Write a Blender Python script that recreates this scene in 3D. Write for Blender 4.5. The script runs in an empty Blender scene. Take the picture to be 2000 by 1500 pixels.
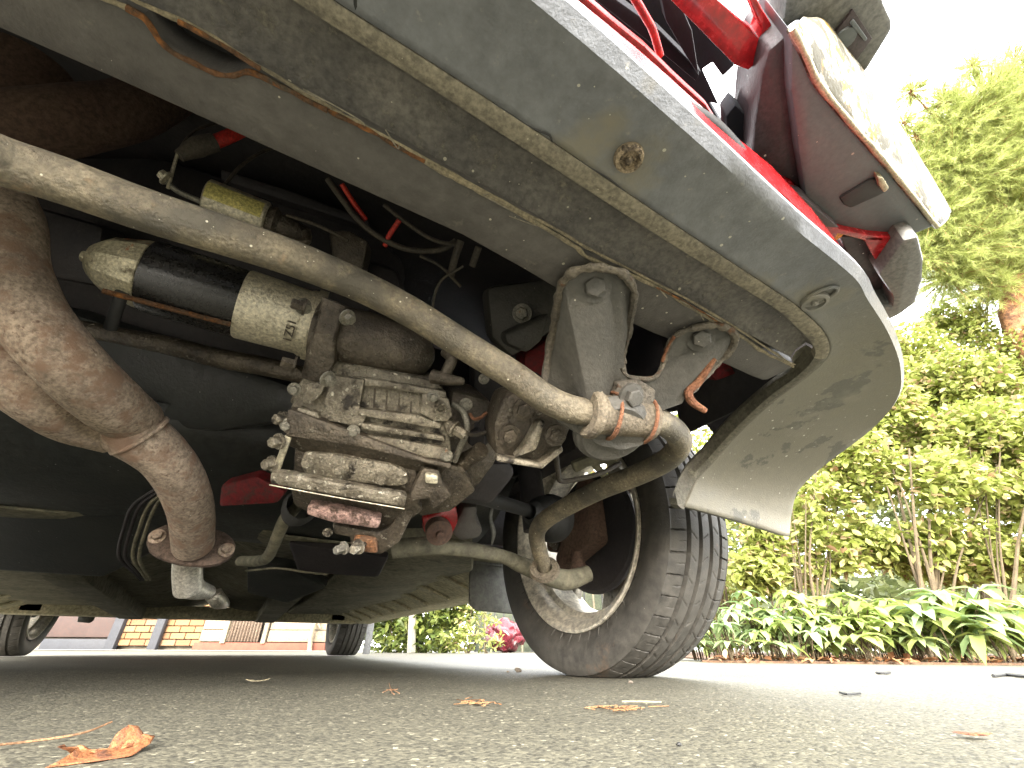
import bpy, bmesh, math, random
import numpy as np
from mathutils import Vector, Matrix, noise
R_ = math.radians
rnd = random.Random(7)
S = bpy.context.scene
COL = S.collection

# ---------------------------------------------------------------- camera
FPX, PITCH, ROLL, HEAD = 845.0, R_(31.43), R_(0.32), R_(29.33)
CP = Vector((0.128, -0.718, 0.042))
Fh = Vector((math.sin(HEAD), math.cos(HEAD), 0)); Rh = Vector((math.cos(HEAD), -math.sin(HEAD), 0)); Zv = Vector((0, 0, 1))
CF = Fh*math.cos(PITCH) + Zv*math.sin(PITCH)
CU = -Fh*math.sin(PITCH) + Zv*math.cos(PITCH)
CR = Rh*math.cos(ROLL) + CU*math.sin(ROLL)
CU = -Rh*math.sin(ROLL) + CU*math.cos(ROLL)
cam = bpy.data.objects.new('camera', bpy.data.cameras.new('camera')); COL.objects.link(cam)
cam.data.sensor_width = 36; cam.data.lens = 36*FPX/2000
cam.data.clip_start = 0.01; cam.data.clip_end = 2000
cam.matrix_world = Matrix(((CR.x, CU.x, -CF.x, CP.x), (CR.y, CU.y, -CF.y, CP.y), (CR.z, CU.z, -CF.z, CP.z), (0, 0, 0, 1)))
S.camera = cam

# ---------------------------------------------------------------- world, sun, exposure
w = bpy.data.worlds.new('World'); S.world = w; w.use_nodes = True
nt = w.node_tree; nt.nodes.clear()
out = nt.nodes.new('ShaderNodeOutputWorld'); bg = nt.nodes.new('ShaderNodeBackground'); bg.inputs[1].default_value = 0.15
sky = nt.nodes.new('ShaderNodeTexSky'); sky.sky_type = 'NISHITA'; sky.sun_disc = False
SUN_EL, SUN_AZ = R_(24), R_(212)
sky.sun_elevation = SUN_EL; sky.sun_rotation = SUN_AZ; sky.dust_density = 4.0; sky.air_density = 1.0; sky.ozone_density = 1.0
mixs = nt.nodes.new('ShaderNodeMix'); mixs.data_type = 'RGBA'; mixs.inputs[0].default_value = 0.72
mixs.inputs[7].default_value = (8.6, 8.5, 8.2, 1)
nt.links.new(sky.outputs[0], mixs.inputs[6]); nt.links.new(mixs.outputs[2], bg.inputs[0]); nt.links.new(bg.outputs[0], out.inputs[0])
sl = bpy.data.lights.new('sun', 'SUN'); sl.energy = 1.5; sl.angle = R_(24); sl.color = (1.0, 0.965, 0.91)
so = bpy.data.objects.new('sun', sl); COL.objects.link(so)
sd = Vector((math.sin(SUN_AZ)*math.cos(SUN_EL), math.cos(SUN_AZ)*math.cos(SUN_EL), math.sin(SUN_EL)))
so.rotation_euler = sd.to_track_quat('Z', 'Y').to_euler()
S.view_settings.view_transform = 'Standard'; S.view_settings.look = 'None'
S.view_settings.exposure = 3.5; S.view_settings.gamma = 1.0
S.render.engine = 'CYCLES'
S.cycles.max_bounces = 8; S.cycles.diffuse_bounces = 6; S.cycles.glossy_bounces = 4; S.cycles.use_denoising = True
S.cycles.sample_clamp_indirect = 6.0; S.cycles.caustics_reflective = False; S.cycles.caustics_refractive = False

# ---------------------------------------------------------------- rays
def ray(u, v): return CF + CR*((u-1000)/FPX) - CU*((v-750)/FPX)
def V(u, v, t): return CP + ray(u, v)*t
def P(u, v, ax, val):
    d = ray(u, v); return CP + d*((val-CP[ax])/d[ax])
def PZ(u, v, z): return P(u, v, 2, z)
def W(r, f, z=0.0): return Vector((CP.x, CP.y, 0)) + Rh*r + Fh*f + Zv*z
def GU(u, f, z=0.0): return W((u-1000)/FPX*(f*math.cos(PITCH)+(z-CP.z)*math.sin(PITCH)), f, z)
def ZV(v, f): return CP.z + f*math.tan(PITCH-math.atan((v-750)/FPX))

# ---------------------------------------------------------------- materials
MATS = {}
def newmat(name):
    m = bpy.data.materials.new(name); m.use_nodes = True; m.node_tree.nodes.clear(); return m, m.node_tree
def N(t, kind, **kw):
    n = t.nodes.new(kind)
    for k, v in kw.items():
        if k.startswith('i_'):
            n.inputs[k[2:].replace('_', ' ')].default_value = v
        else: setattr(n, k, v)
    return n
def ramp(t, fac, a, b, ca=(0, 0, 0, 1), cb=(1, 1, 1, 1)):
    r = t.nodes.new('ShaderNodeValToRGB'); r.color_ramp.elements[0].position = a; r.color_ramp.elements[1].position = b
    r.color_ramp.elements[0].color = ca; r.color_ramp.elements[1].color = cb; t.links.new(fac, r.inputs[0]); return r.outputs[0]
def mixc(t, f, a, b):
    m = t.nodes.new('ShaderNodeMix'); m.data_type = 'RGBA'
    if isinstance(f, float): m.inputs[0].default_value = f
    else: t.links.new(f, m.inputs[0])
    for i, c in ((6, a), (7, b)):
        if isinstance(c, tuple): m.inputs[i].default_value = (*c[:3], 1)
        else: t.links.new(c, m.inputs[i])
    return m.outputs[2]
def grime(name, c1, c2, c3=None, th3=(.55, .65), scale=25, s3=60, rough=.6, metal=0.0, bump=.3, bs=300, speck=.0, speckc=(.6, .58, .5), sp_scale=160,
          stain=None, st_th=(.56, .6), st_scale=12, rough2=None, coat=0.0, lump=0.0, fade=None, fk=.8):
    m, t = newmat(name)
    tc = N(t, 'ShaderNodeTexCoord'); L = t.links.new
    def noi(s, d=8, r=.6, off=0):
        n = N(t, 'ShaderNodeTexNoise'); n.inputs['Scale'].default_value = s; n.inputs['Detail'].default_value = d; n.inputs['Roughness'].default_value = r
        mp = N(t, 'ShaderNodeMapping'); mp.inputs['Location'].default_value = (off, off*1.7, off*.3)
        L(tc.outputs['Object'], mp.inputs[0]); L(mp.outputs[0], n.inputs['Vector']); return n.outputs[0]
    n1 = noi(scale); col = mixc(t, ramp(t, n1, .35, .65), c1, c2)
    nf = noi(scale*9, 6, .65, 3.1)
    fine = mixc(t, ramp(t, nf, .36, .64), (.50, .50, .50), (1.38, 1.38, 1.38))
    mm = t.nodes.new('ShaderNodeMix'); mm.data_type = 'RGBA'; mm.blend_type = 'MULTIPLY'; mm.inputs[0].default_value = fk
    L(col, mm.inputs[6]); L(fine, mm.inputs[7]); col = mm.outputs[2]
    h = noi(bs, 5, .6, 1.3)
    if fade:
        sx_ = N(t, 'ShaderNodeSeparateXYZ'); L(tc.outputs['Object'], sx_.inputs[0]); am = N(t, 'ShaderNodeMath', operation='MULTIPLY_ADD')
        L(n1, am.inputs[0]); am.inputs[1].default_value = .12; L(sx_.outputs[0], am.inputs[2])
        ff_ = ramp(t, am.outputs[0], fade[0]+.06, fade[1]+.06); fc_ = mixc(t, ramp(t, noi(13, 7, .6, 21.0), .58, .60), fade[2], fade[3])
        mf2 = t.nodes.new('ShaderNodeMix'); mf2.data_type = 'RGBA'; mf2.blend_type = 'MULTIPLY'; mf2.inputs[0].default_value = .22; L(fc_, mf2.inputs[6]); L(fine, mf2.inputs[7])
        col = mixc(t, ff_, col, mf2.outputs[2])
    hs = [(h, 1.0)]
    if c3:
        n3 = noi(s3, 9, .68, 7.7); f3 = ramp(t, n3, *th3); col = mixc(t, f3, col, c3); hs.append((f3, .8))
    if stain:
        n4 = noi(st_scale, 6, .62, 11.3); f4 = ramp(t, n4, *st_th); col = mixc(t, f4, col, stain); hs.append((f4, .3))
    if speck > 0:
        vo = N(t, 'ShaderNodeTexVoronoi'); vo.inputs['Scale'].default_value = sp_scale*2.2; L(tc.outputs['Object'], vo.inputs['Vector'])
        sz = N(t, 'ShaderNodeMath', operation='MULTIPLY'); sc_ = N(t, 'ShaderNodeSeparateColor'); L(vo.outputs['Color'], sc_.inputs[0])
        pw = N(t, 'ShaderNodeMath', operation='POWER'); L(sc_.outputs[0], pw.inputs[0]); pw.inputs[1].default_value = 7.0
        L(pw.outputs[0], sz.inputs[0]); sz.inputs[1].default_value = speck*.62
        lt = N(t, 'ShaderNodeMath', operation='LESS_THAN'); L(vo.outputs['Distance'], lt.inputs[0]); L(sz.outputs[0], lt.inputs[1])
        col = mixc(t, lt.outputs[0], col, speckc)
    b = N(t, 'ShaderNodeBsdfPrincipled'); L(col, b.inputs['Base Color']); b.inputs['Metallic'].default_value = metal
    if rough2 is None: rough2 = min(1, rough+.2)
    rr = N(t, 'ShaderNodeMapRange'); L(nf, rr.inputs[0]); rr.inputs[1].default_value = .3; rr.inputs[2].default_value = .7
    rr.inputs[3].default_value = rough; rr.inputs[4].default_value = rough2; L(rr.outputs[0], b.inputs['Roughness'])
    b.inputs['Coat Weight'].default_value = coat
    acc = None
    if lump: hs.append((n1, lump))
    for hh, k in hs:
        mu = N(t, 'ShaderNodeMath', operation='MULTIPLY'); L(hh, mu.inputs[0]); mu.inputs[1].default_value = k
        if acc is None: acc = mu.outputs[0]
        else:
            ad = N(t, 'ShaderNodeMath', operation='ADD'); L(acc, ad.inputs[0]); L(mu.outputs[0], ad.inputs[1]); acc = ad.outputs[0]
    bp = N(t, 'ShaderNodeBump'); bp.inputs['Strength'].default_value = bump; bp.inputs['Distance'].default_value = .0032
    L(acc, bp.inputs['Height']); L(bp.outputs[0], b.inputs['Normal'])
    o = N(t, 'ShaderNodeOutputMaterial'); L(b.outputs[0], o.inputs[0]); MATS[name] = m; return m

M_valance = grime('grey_chipped_paint', (0.150, 0.163, 0.190), (0.195, 0.208, 0.235), (0.300, 0.295, 0.280), (.62, .74), 10, 110, .50, 0, .22, 500, .30, (.5, .5, .46), 55, stain=(0.215, 0.205, 0.175), st_th=(.58, .7), st_scale=9, fade=(.44, .60, (0.165, 0.158, 0.130), (0.095, 0.094, 0.080)), fk=.38)
M_tail = grime('grey_faded_plastic', (.080, .080, .066), (.100, .099, .080), (.046, .047, .041), (.60, .63), 12, 45, .5, 0, .25, 260, .12, (.4, .4, .34), 60)
M_flange = grime('dusty_flange', (0.203, 0.188, 0.158), (0.285, 0.262, 0.214), (0.120, 0.112, 0.100), (.56, .66), 30, 60, .8, 0, .5, 300, .3, (.5, .47, .4), 120)
M_band = grime('dark_oily_underseal', (0.085, 0.082, 0.082), (0.165, 0.158, 0.152), (0.280, 0.265, 0.230), (.58, .72), 22, 110, .55, 0, .6, 260, .34, (.5, .48, .42), 70)
M_rail = grime('brown_grey_rail_paint', (0.090, 0.086, 0.086), (0.126, 0.121, 0.121), (0.180, 0.171, 0.153), (.60, .72), 12, 80, .5, .1, .3, 450, .3, (.5, .48, .42), 60, fk=.4)
M_rustedge = grime('flaking_rust_edge', (.08, .062, .045), (.20, .085, .035), (.36, .15, .05), (.52, .62), 45, 60, .85, 0, .9, 300)
M_dustedge = grime('dusty_seam_edge', (0.180, 0.162, 0.126), (0.342, 0.297, 0.216), (0.429, 0.182, 0.065), (.66, .7), 40, 28, .85, 0, .8, 300)
M_arb = grime('dusty_bar_paint', (0.128, 0.110, 0.081), (0.260, 0.226, 0.164), (0.312, 0.228, 0.150), (.60, .72), 34, 60, .48, .1, .6, 420, .32, (.7, .67, .57), 110, stain=(0.088, 0.080, 0.063), st_th=(.50, .62), st_scale=22)
M_brkt = grime('dark_bracket_paint', (0.067, 0.066, 0.061), (0.092, 0.088, 0.080), (0.184, 0.147, 0.110), (.68, .76), 16, 60, .45, .1, .35, 350, .2, (.4, .38, .33), 60, fk=.4)
M_brktrim = grime('scaly_bracket_rim', (0.096, 0.087, 0.076), (0.166, 0.147, 0.121), (0.250, 0.125, 0.068), (.6, .68), 30, 45, .7, 0, .9, 200)
M_bush = grime('dusty_rubber_bush', (0.119, 0.101, 0.078), (0.190, 0.161, 0.119), (0.063, 0.052, 0.042), (.55, .7), 40, 90, .85, 0, .6, 300)
M_rust = grime('orange_rust', (.17, .07, .038), (.26, .125, .07), (.14, .07, .04), (.6, .7), 60, 120, .9, 0, .8, 300)
M_exh = grime('pinkish_rusted_pipe', (0.247, 0.198, 0.162), (0.398, 0.323, 0.262), (0.135, 0.093, 0.072), (.56, .66), 30, 170, .8, .1, .35, 500, .22, (.55, .5, .45), 60, stain=(0.247, 0.165, 0.123), st_th=(.5, .62), st_scale=40)
M_exhdark = grime('dark_manifold_pipe', (0.108, 0.066, 0.054), (0.144, 0.096, 0.072), (0.072, 0.048, 0.036), (.6, .7), 20, 80, .8, .1, .3, 400)
M_alu = grime('oxidised_casting', (0.110, 0.095, 0.072), (0.330, 0.300, 0.240), (0.740, 0.700, 0.600), (.58, .64), 45, 150, .34, .4, .7, 300, stain=(0.022, 0.018, 0.014), st_th=(.56, .64), st_scale=38, lump=.2)  # pale flakes: oxide plus painted highlights; dark stain: oil plus painted crevice shade
M_alu2 = grime('clean_oxidised_casting', (0.541, 0.500, 0.385), (0.656, 0.615, 0.492), (0.272, 0.232, 0.168), (.60, .7), 30, 120, .34, .5, .5, 350, .2, (.7, .68, .6), 150)
M_oily = grime('oily_casting', (0.050, 0.041, 0.032), (0.135, 0.114, 0.088), (0.360, 0.330, 0.270), (.60, .67), 34, 120, .32, .35, .7, 260, lump=.25)
M_endcap = grime('dirty_brass_endcap', (0.432, 0.400, 0.288), (0.640, 0.592, 0.448), (0.432, 0.144, 0.060), (.61, .66), 40, 22, .4, .35, .5, 260, stain=(0.126, 0.105, 0.070), st_th=(.56, .64), st_scale=50)
M_blackgloss = grime('glossy_black_paint', (.012, .012, .013), (.018, .018, .018), (.12, .07, .04), (.76, .8), 30, 45, .22, 0, .06, 300, rough2=.35)
M_black = grime('black_plastic', (.015, .016, .017), (.022, .022, .022), None, rough=.5, bump=.15, speck=.15, speckc=(.3, .28, .25), sp_scale=60)
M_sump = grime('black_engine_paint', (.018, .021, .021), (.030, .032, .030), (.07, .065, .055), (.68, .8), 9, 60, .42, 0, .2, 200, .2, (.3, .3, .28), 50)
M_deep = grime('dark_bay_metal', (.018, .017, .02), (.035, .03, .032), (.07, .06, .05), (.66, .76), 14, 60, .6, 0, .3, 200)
M_floor = grime('underbody_paint', (0.156, 0.150, 0.114), (0.273, 0.260, 0.195), (0.065, 0.058, 0.046), (.56, .7), 8, 30, .7, 0, .4, 200, .2, (.4, .38, .3), 50)
M_red = grime('red_car_paint', (.36, .010, .015), (.40, .014, .018), None, scale=10, rough=.22, bump=.03, rough2=.3, coat=.3)
M_redd = grime('dirty_red_paint', (.33, .02, .025), (.42, .03, .03), (.16, .06, .045), (.62, .72), 18, 60, .5, 0, .3, 250)
M_maroon = grime('maroon_lamp_plastic', (.034, .024, .028), (.055, .043, .047), (.22, .2, .19), (.66, .78), 30, 80, .4, 0, .2, 200, .3, (.6, .58, .55), 45)
M_lampgrey = grime('lamp_housing_plastic', (0.092, 0.105, 0.116), (0.112, 0.126, 0.136), None, scale=20, rough=.42, bump=.12, speck=.22, speckc=(.4, .36, .33), sp_scale=40, fk=.3)
M_bumpgrey = grime('bumper_end_plastic', (0.119, 0.122, 0.120), (0.140, 0.140, 0.136), None, scale=20, rough=.45, bump=.08)
M_lens = grime('peeling_yellow_white_cover', (.24, .23, .19), (.30, .29, .24), (.16, .09, .002), (.55, .565), 30, 42, .6, 0, .3, 150, stain=(.035, .03, .012), st_th=(.50, .56), st_scale=30)
M_lensrim = grime('yellowed_rim', (.34, .32, .22), (.44, .41, .29), (.2, .15, .08), (.6, .66), 40, 60, .4)
M_tyre = grime('tyre_rubber', (.036, .034, .030), (.052, .049, .043), (.11, .07, .045), (.63, .78), 7, 12, .55, 0, .2, 400, .16, (.2, .18, .15), 70)
M_rim = grime('dull_alloy', (.56, .53, .45), (.64, .60, .52), (.34, .30, .24), (.70, .80), 12, 60, .38, .5, .08, 200)
M_chrome = grime('bright_steel', (.62, .6, .55), (.7, .68, .62), (.3, .27, .22), (.66, .8), 30, 90, .30, .55, .12, 200)
M_bolt = grime('dull_bolt_steel', (0.195, 0.188, 0.165), (0.330, 0.315, 0.270), (0.360, 0.192, 0.096), (.64, .7), 60, 100, .5, .4, .5, 300)
M_flap = grime('dark_mudflap_rubber', (0.098, 0.098, 0.086), (0.130, 0.130, 0.117), (0.200, 0.200, 0.180), (.68, .8), 12, 60, .6, 0, .2, 200)
M_palegrey = grime('pale_arch_liner', (.13, .135, .135), (.17, .172, .17), None, scale=12, rough=.5, bump=.1)
M_cable = grime('grimy_cable_sleeve', (.05, .045, .04), (.10, .085, .065), None, scale=40, rough=.6, bump=.3)
M_redcable = grime('red_cable_sleeve', (.5, .03, .025), (.6, .05, .03), None, scale=40, rough=.4)
M_orange = grime('amber_indicator', (.9, .28, .02), (.95, .35, .03), None, scale=40, rough=.2)
M_glass = grime('dark_car_glass', (.02, .025, .025), (.02, .025, .025), None, rough=.05, bump=0, rough2=.08)
M_yellow = grime('greenish_solenoid_label', (0.588, 0.546, 0.196), (0.770, 0.700, 0.280), (0.192, 0.168, 0.060), (.6, .66), 50, 140, .45, .1, .3, 300)

# ---------------------------------------------------------------- mesh helpers
def link(o, parent=None, label=None, cat=None, group=None, kind=None):
    if o.name not in COL.objects: COL.objects.link(o)
    if parent is not None: o.parent = parent
    if label: o['label'] = label
    if cat: o['category'] = cat
    if group: o['group'] = group
    if kind: o['kind'] = kind
    return o
def mesh_obj(name, verts, faces, mat, parent=None, smooth=True, **kw):
    me = bpy.data.meshes.new(name); me.from_pydata([tuple(v) for v in verts], [], faces)
    if smooth: me.shade_smooth()
    me.materials.append(mat); o = bpy.data.objects.new(name, me); return link(o, parent, **kw)
def bm_obj(name, bm, mat, parent=None, smooth=True, sharp=35, **kw):
    me = bpy.data.meshes.new(name); bmesh.ops.recalc_face_normals(bm, faces=bm.faces[:])
    if smooth and sharp:
        for e in bm.edges:
            if len(e.link_faces) == 2 and e.calc_face_angle(0) > R_(sharp): e.smooth = False
    bm.to_mesh(me); bm.free()
    if smooth:
        for p in me.polygons: p.use_smooth = True
    me.materials.append(mat); o = bpy.data.objects.new(name, me); return link(o, parent, **kw)
def empty(name, loc=(0, 0, 0), parent=None, **kw):
    o = bpy.data.objects.new(name, None); o.location = loc; o.empty_display_size = .1; return link(o, parent, **kw)
def catmull(pts, n):
    pts = [Vector(p) for p in pts]; out = []
    ext = [pts[0]*2-pts[1]] + pts + [pts[-1]*2-pts[-2]]
    for i in range(1, len(ext)-2):
        p0, p1, p2, p3 = ext[i-1:i+3]
        for k in range(n):
            t = k/n
            out.append(.5*((2*p1)+(p2-p0)*t+(2*p0-5*p1+4*p2-p3)*t*t+(3*p1-p0-3*p2+p3)*t**3))
    out.append(pts[-1]); return out
def tube_bm(bm, pts, rad, seg=16, n=8, cap=True, lump=0.0, flat=None):
    """sweep; rad = number or list per control point"""
    if not isinstance(rad, (list, tuple)): rad = [rad]*len(pts)
    c = catmull(pts, n); rr = []
    for i in range(len(pts)-1):
        for k in range(n): rr.append(rad[i]+(rad[i+1]-rad[i])*k/n)
    rr.append(rad[-1])
    T = [(c[min(i+1, len(c)-1)]-c[max(i-1, 0)]).normalized() for i in range(len(c))]
    up = Vector((0, 0, 1)) if abs(T[0].z) < .9 else Vector((1, 0, 0))
    nrm = (up - T[0]*up.dot(T[0])).normalized(); rings = []
    for i, p in enumerate(c):
        nrm = (nrm - T[i]*nrm.dot(T[i])).normalized(); bn = T[i].cross(nrm); ring = []
        for s in range(seg):
            a = 2*math.pi*s/seg; q = nrm*math.cos(a)+bn*math.sin(a); r = rr[i]
            if lump: r *= 1+lump*noise.noise((p+q*r)*60)
            ring.append(bm.verts.new(p+q*r))
        rings.append(ring)
    for a, b in zip(rings, rings[1:]):
        for s in range(seg): bm.faces.new((a[s], a[(s+1) % seg], b[(s+1) % seg], b[s]))
    if cap:
        bm.faces.new(rings[0]); bm.faces.new(rings[-1][::-1])
def tube(name, pts, rad, mat, parent=None, seg=16, n=8, cap=True, lump=0.0, **kw):
    bm = bmesh.new(); tube_bm(bm, pts, rad, seg, n, cap, lump); return bm_obj(name, bm, mat, parent, sharp=50, **kw)
def revolve_bm(bm, A, axis, prof, seg=32, a0=0, a1=2*math.pi, ref=None):
    """prof: [(s along axis, r)]"""
    A = Vector(A); axis = Vector(axis).normalized()
    up = Vector(ref) if ref else (Vector((0, 0, 1)) if abs(axis.z) < .9 else Vector((1, 0, 0)))
    n = (up-axis*up.dot(axis)).normalized(); b = axis.cross(n); full = abs(a1-a0) > 6.28; cnt = seg if full else seg+1; rings = []
    for s, r in prof:
        rings.append([bm.verts.new(A+axis*s+(n*math.cos(a0+(a1-a0)*k/seg)+b*math.sin(a0+(a1-a0)*k/seg))*max(r, 1e-5)) for k in range(cnt)])
    for p, q in zip(rings, rings[1:]):
        for k in range(seg):
            k2 = (k+1) % cnt
            bm.faces.new((p[k], p[k2], q[k2], q[k]))
def revolve(name, A, axis, prof, mat, parent=None, seg=32, sharp=30, ref=None, **kw):
    bm = bmesh.new(); revolve_bm(bm, A, axis, prof, seg, ref=ref); return bm_obj(name, bm, mat, parent, sharp=sharp, **kw)
def prism_bm(bm, pts, ext, bevel=0.0, seg=2, taper=1.0):
    pts = [Vector(p) for p in pts]; ext = Vector(ext); c = sum(pts, Vector())/len(pts)
    a = [bm.verts.new(p) for p in pts]; b = [bm.verts.new(c+(p-c)*taper+ext) for p in pts]; n = len(pts)
    fs = [bm.faces.new(a), bm.faces.new(b[::-1])]
    for i in range(n): fs.append(bm.faces.new((a[i], b[i], b[(i+1) % n], a[(i+1) % n])))
    bmesh.ops.recalc_face_normals(bm, faces=fs)
    if bevel:
        es = list({e for v in a for e in v.link_edges})
        bmesh.ops.bevel(bm, geom=es, offset=bevel, segments=seg, affect='EDGES', profile=.5, clamp_overlap=True)
BACK = Vector((.15, .70, .55)).normalized()
def chunk(name, pix, mat, parent=None, depth=.05, bevel=.003, ext=None, taper=1.0, **kw):
    """pix: (u, v, depth) corners of the face towards the front and below; thickness runs away rearwards"""
    bm = bmesh.new(); prism_bm(bm, [V(*p) for p in pix], (ext if ext is not None else BACK)*(depth if ext is None else 1), bevel, 2, taper)
    return bm_obj(name, bm, mat, parent, **kw)
def slab(name, pts, ext, mat, parent=None, bevel=.002, taper=1.0, **kw):
    bm = bmesh.new(); prism_bm(bm, pts, ext, bevel, 2, taper); return bm_obj(name, bm, mat, parent, **kw)
def box(name, lo, hi, mat, parent=None, bevel=.002, **kw):
    x0, y0, z0 = lo; x1, y1, z1 = hi
    return slab(name, [(x0, y0, z0), (x1, y0, z0), (x1, y1, z0), (x0, y1, z0)], (0, 0, z1-z0), mat, parent, bevel, **kw)
def bolt(name, A, axis, r, mat, parent=None, h=None, washer=True, **kw):
    """hexagon head on a washer, head towards axis"""
    bm = bmesh.new(); h = h or r*.9; A = Vector(A); ax = Vector(axis).normalized()
    if washer: revolve_bm(bm, A, ax, [(-r*.2, 0), (-r*.2, r*1.5), (r*.2, r*1.5), (r*.25, r*.8)], 20)
    revolve_bm(bm, A, ax, [(0, r), (h*.9, r), (h, r*.85), (h*1.02, 0)], 6)
    return bm_obj(name, bm, mat, parent, smooth=False, **kw)
def loft(name, rows, mat, parent=None, thick=0.0, sharp=40, **kw):
    bm = bmesh.new(); g = [[bm.verts.new(Vector(p)) for p in r] for r in rows]
    for a, b in zip(g, g[1:]):
        for i in range(len(a)-1): bm.faces.new((a[i], a[i+1], b[i+1], b[i]))
    o = bm_obj(name, bm, mat, parent, sharp=sharp, **kw)
    if thick:
        s = o.modifiers.new('thickness', 'SOLIDIFY'); s.thickness = thick; s.offset = 0
    return o
def smooth_rows(rows, n):
    cols = [catmull([r[j] for r in rows], n) for j in range(len(rows[0]))]
    return [[c[i] for c in cols] for i in range(len(cols[0]))]
CAMD = lambda u, v: -ray(u, v).normalized()

#%% ================================================================ GROUND
def asphalt_mat():
    m, t = newmat('worn_asphalt'); L = t.links.new; tc = N(t, 'ShaderNodeTexCoord')
    vo = N(t, 'ShaderNodeTexVoronoi'); vo.inputs['Scale'].default_value = 430; L(tc.outputs['Object'], vo.inputs['Vector'])
    n1 = N(t, 'ShaderNodeTexNoise'); n1.inputs['Scale'].default_value = 330; n1.inputs['Detail'].default_value = 4; L(tc.outputs['Object'], n1.inputs['Vector'])
    n2 = N(t, 'ShaderNodeTexNoise'); n2.inputs['Scale'].default_value = 5; n2.inputs['Detail'].default_value = 6; L(tc.outputs['Object'], n2.inputs['Vector'])
    sc_ = N(t, 'ShaderNodeSeparateColor'); L(vo.outputs['Color'], sc_.inputs[0])
    base = mixc(t, ramp(t, sc_.outputs[0], .1, .95), (.066, .063, .047), (.114, .107, .078))
    base = mixc(t, ramp(t, sc_.outputs[1], .965, .985), base, (.24, .225, .17))
    base = mixc(t, ramp(t, n1.outputs[0], .36, .50), (.036, .034, .026), base)
    mm = t.nodes.new('ShaderNodeMix'); mm.data_type = 'RGBA'; mm.blend_type = 'MULTIPLY'; mm.inputs[0].default_value = 1
    L(base, mm.inputs[6]); L(mixc(t, ramp(t, n2.outputs[0], .3, .7), (.85, .85, .83), (1.12, 1.12, 1.1)), mm.inputs[7])
    b = N(t, 'ShaderNodeBsdfPrincipled'); L(mm.outputs[2], b.inputs['Base Color']); b.inputs['Roughness'].default_value = .68
    ad = N(t, 'ShaderNodeMath', operation='ADD'); mu = N(t, 'ShaderNodeMath', operation='MULTIPLY'); L(vo.outputs['Distance'], mu.inputs[0]); mu.inputs[1].default_value = -1.2
    L(mu.outputs[0], ad.inputs[0]); L(n1.outputs[0], ad.inputs[1])
    bp = N(t, 'ShaderNodeBump'); bp.inputs['Strength'].default_value = .35; bp.inputs['Distance'].default_value = .0012; L(ad.outputs[0], bp.inputs['Height']); L(bp.outputs[0], b.inputs['Normal'])
    o = N(t, 'ShaderNodeOutputMaterial'); L(b.outputs[0], o.inputs[0]); return m
M_asph = asphalt_mat()
def sheet(name, r0, r1, f0, f1, z, mat, **kw):
    return mesh_obj(name, [W(r0, f0, z), W(r1, f0, z), W(r1, f1, z), W(r0, f1, z)], [(0, 1, 2, 3)], mat, smooth=False, **kw)
def near_patch():
    r0, r1, f0, f1 = -1.1, 1.3, .05, 1.25; st = .0032
    nx = int((r1-r0)/st); ny = int((f1-f0)/st)
    X, Y = np.meshgrid(np.linspace(r0, r1, nx), np.linspace(f0, f1, ny)); rg = np.random.RandomState(3)
    H = rg.rand(ny, nx)
    H = (H + np.roll(H, 1, 0)*.6 + np.roll(H, 1, 1)*.6)/2.2
    H = (H-.5)*.0013
    edge = np.minimum(np.minimum(X-r0, r1-X), np.minimum(Y-f0, f1-Y)); H *= np.clip(edge/.25, 0, 1)
    H += .0016*np.clip(edge/.02, -0, 1)
    P0 = np.array(CP)[None, None, :2]; co = np.zeros((ny, nx, 3))
    co[..., 0] = CP.x + X*Rh.x + Y*Fh.x; co[..., 1] = CP.y + X*Rh.y + Y*Fh.y; co[..., 2] = H - .0006
    idx = np.arange(nx*ny).reshape(ny, nx)
    F = np.stack([idx[:-1, :-1], idx[:-1, 1:], idx[1:, 1:], idx[1:, :-1]], -1).reshape(-1, 4)
    me = bpy.data.meshes.new('driveway_near'); me.vertices.add(nx*ny); me.vertices.foreach_set('co', co.ravel().astype('f'))
    me.loops.add(F.size); me.loops.foreach_set('vertex_index', F.ravel().astype('i')); me.polygons.add(len(F))
    me.polygons.foreach_set('loop_start', np.arange(0, F.size, 4, dtype='i')); me.update(calc_edges=True); me.validate()
    me.shade_smooth(); me.materials.append(M_asph); o = bpy.data.objects.new('driveway_surface', me); link(o, kind='structure')
near_patch()
sheet('driveway', -14, 14, -6, 9, -.002, M_asph, kind='structure')
M_soil = grime('leafy_soil', (.06, .035, .02), (.12, .065, .035), (.22, .10, .05), (.56, .64), 8, 25, .95, 0, 1, 60)
sheet('ground', -600, 600, -600, 900, -.03, grime('distant_ground', (.06, .07, .035), (.09, .09, .05), rough=1, scale=.5), kind='structure')
# planting bed to the right, lifted a few centimetres
bed = [GU(1375, 2.05), GU(1700, 1.93), GU(2100, 1.86), GU(2900, 1.75), W(9.5, 1.9), W(9.5, 8.5), W(1.6, 8.5), GU(1372, 2.6)]
slab('planting_bed', [p+Zv*(-.02) for p in bed], (0, 0, .024), M_soil, None, 0, kind='structure')

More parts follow.
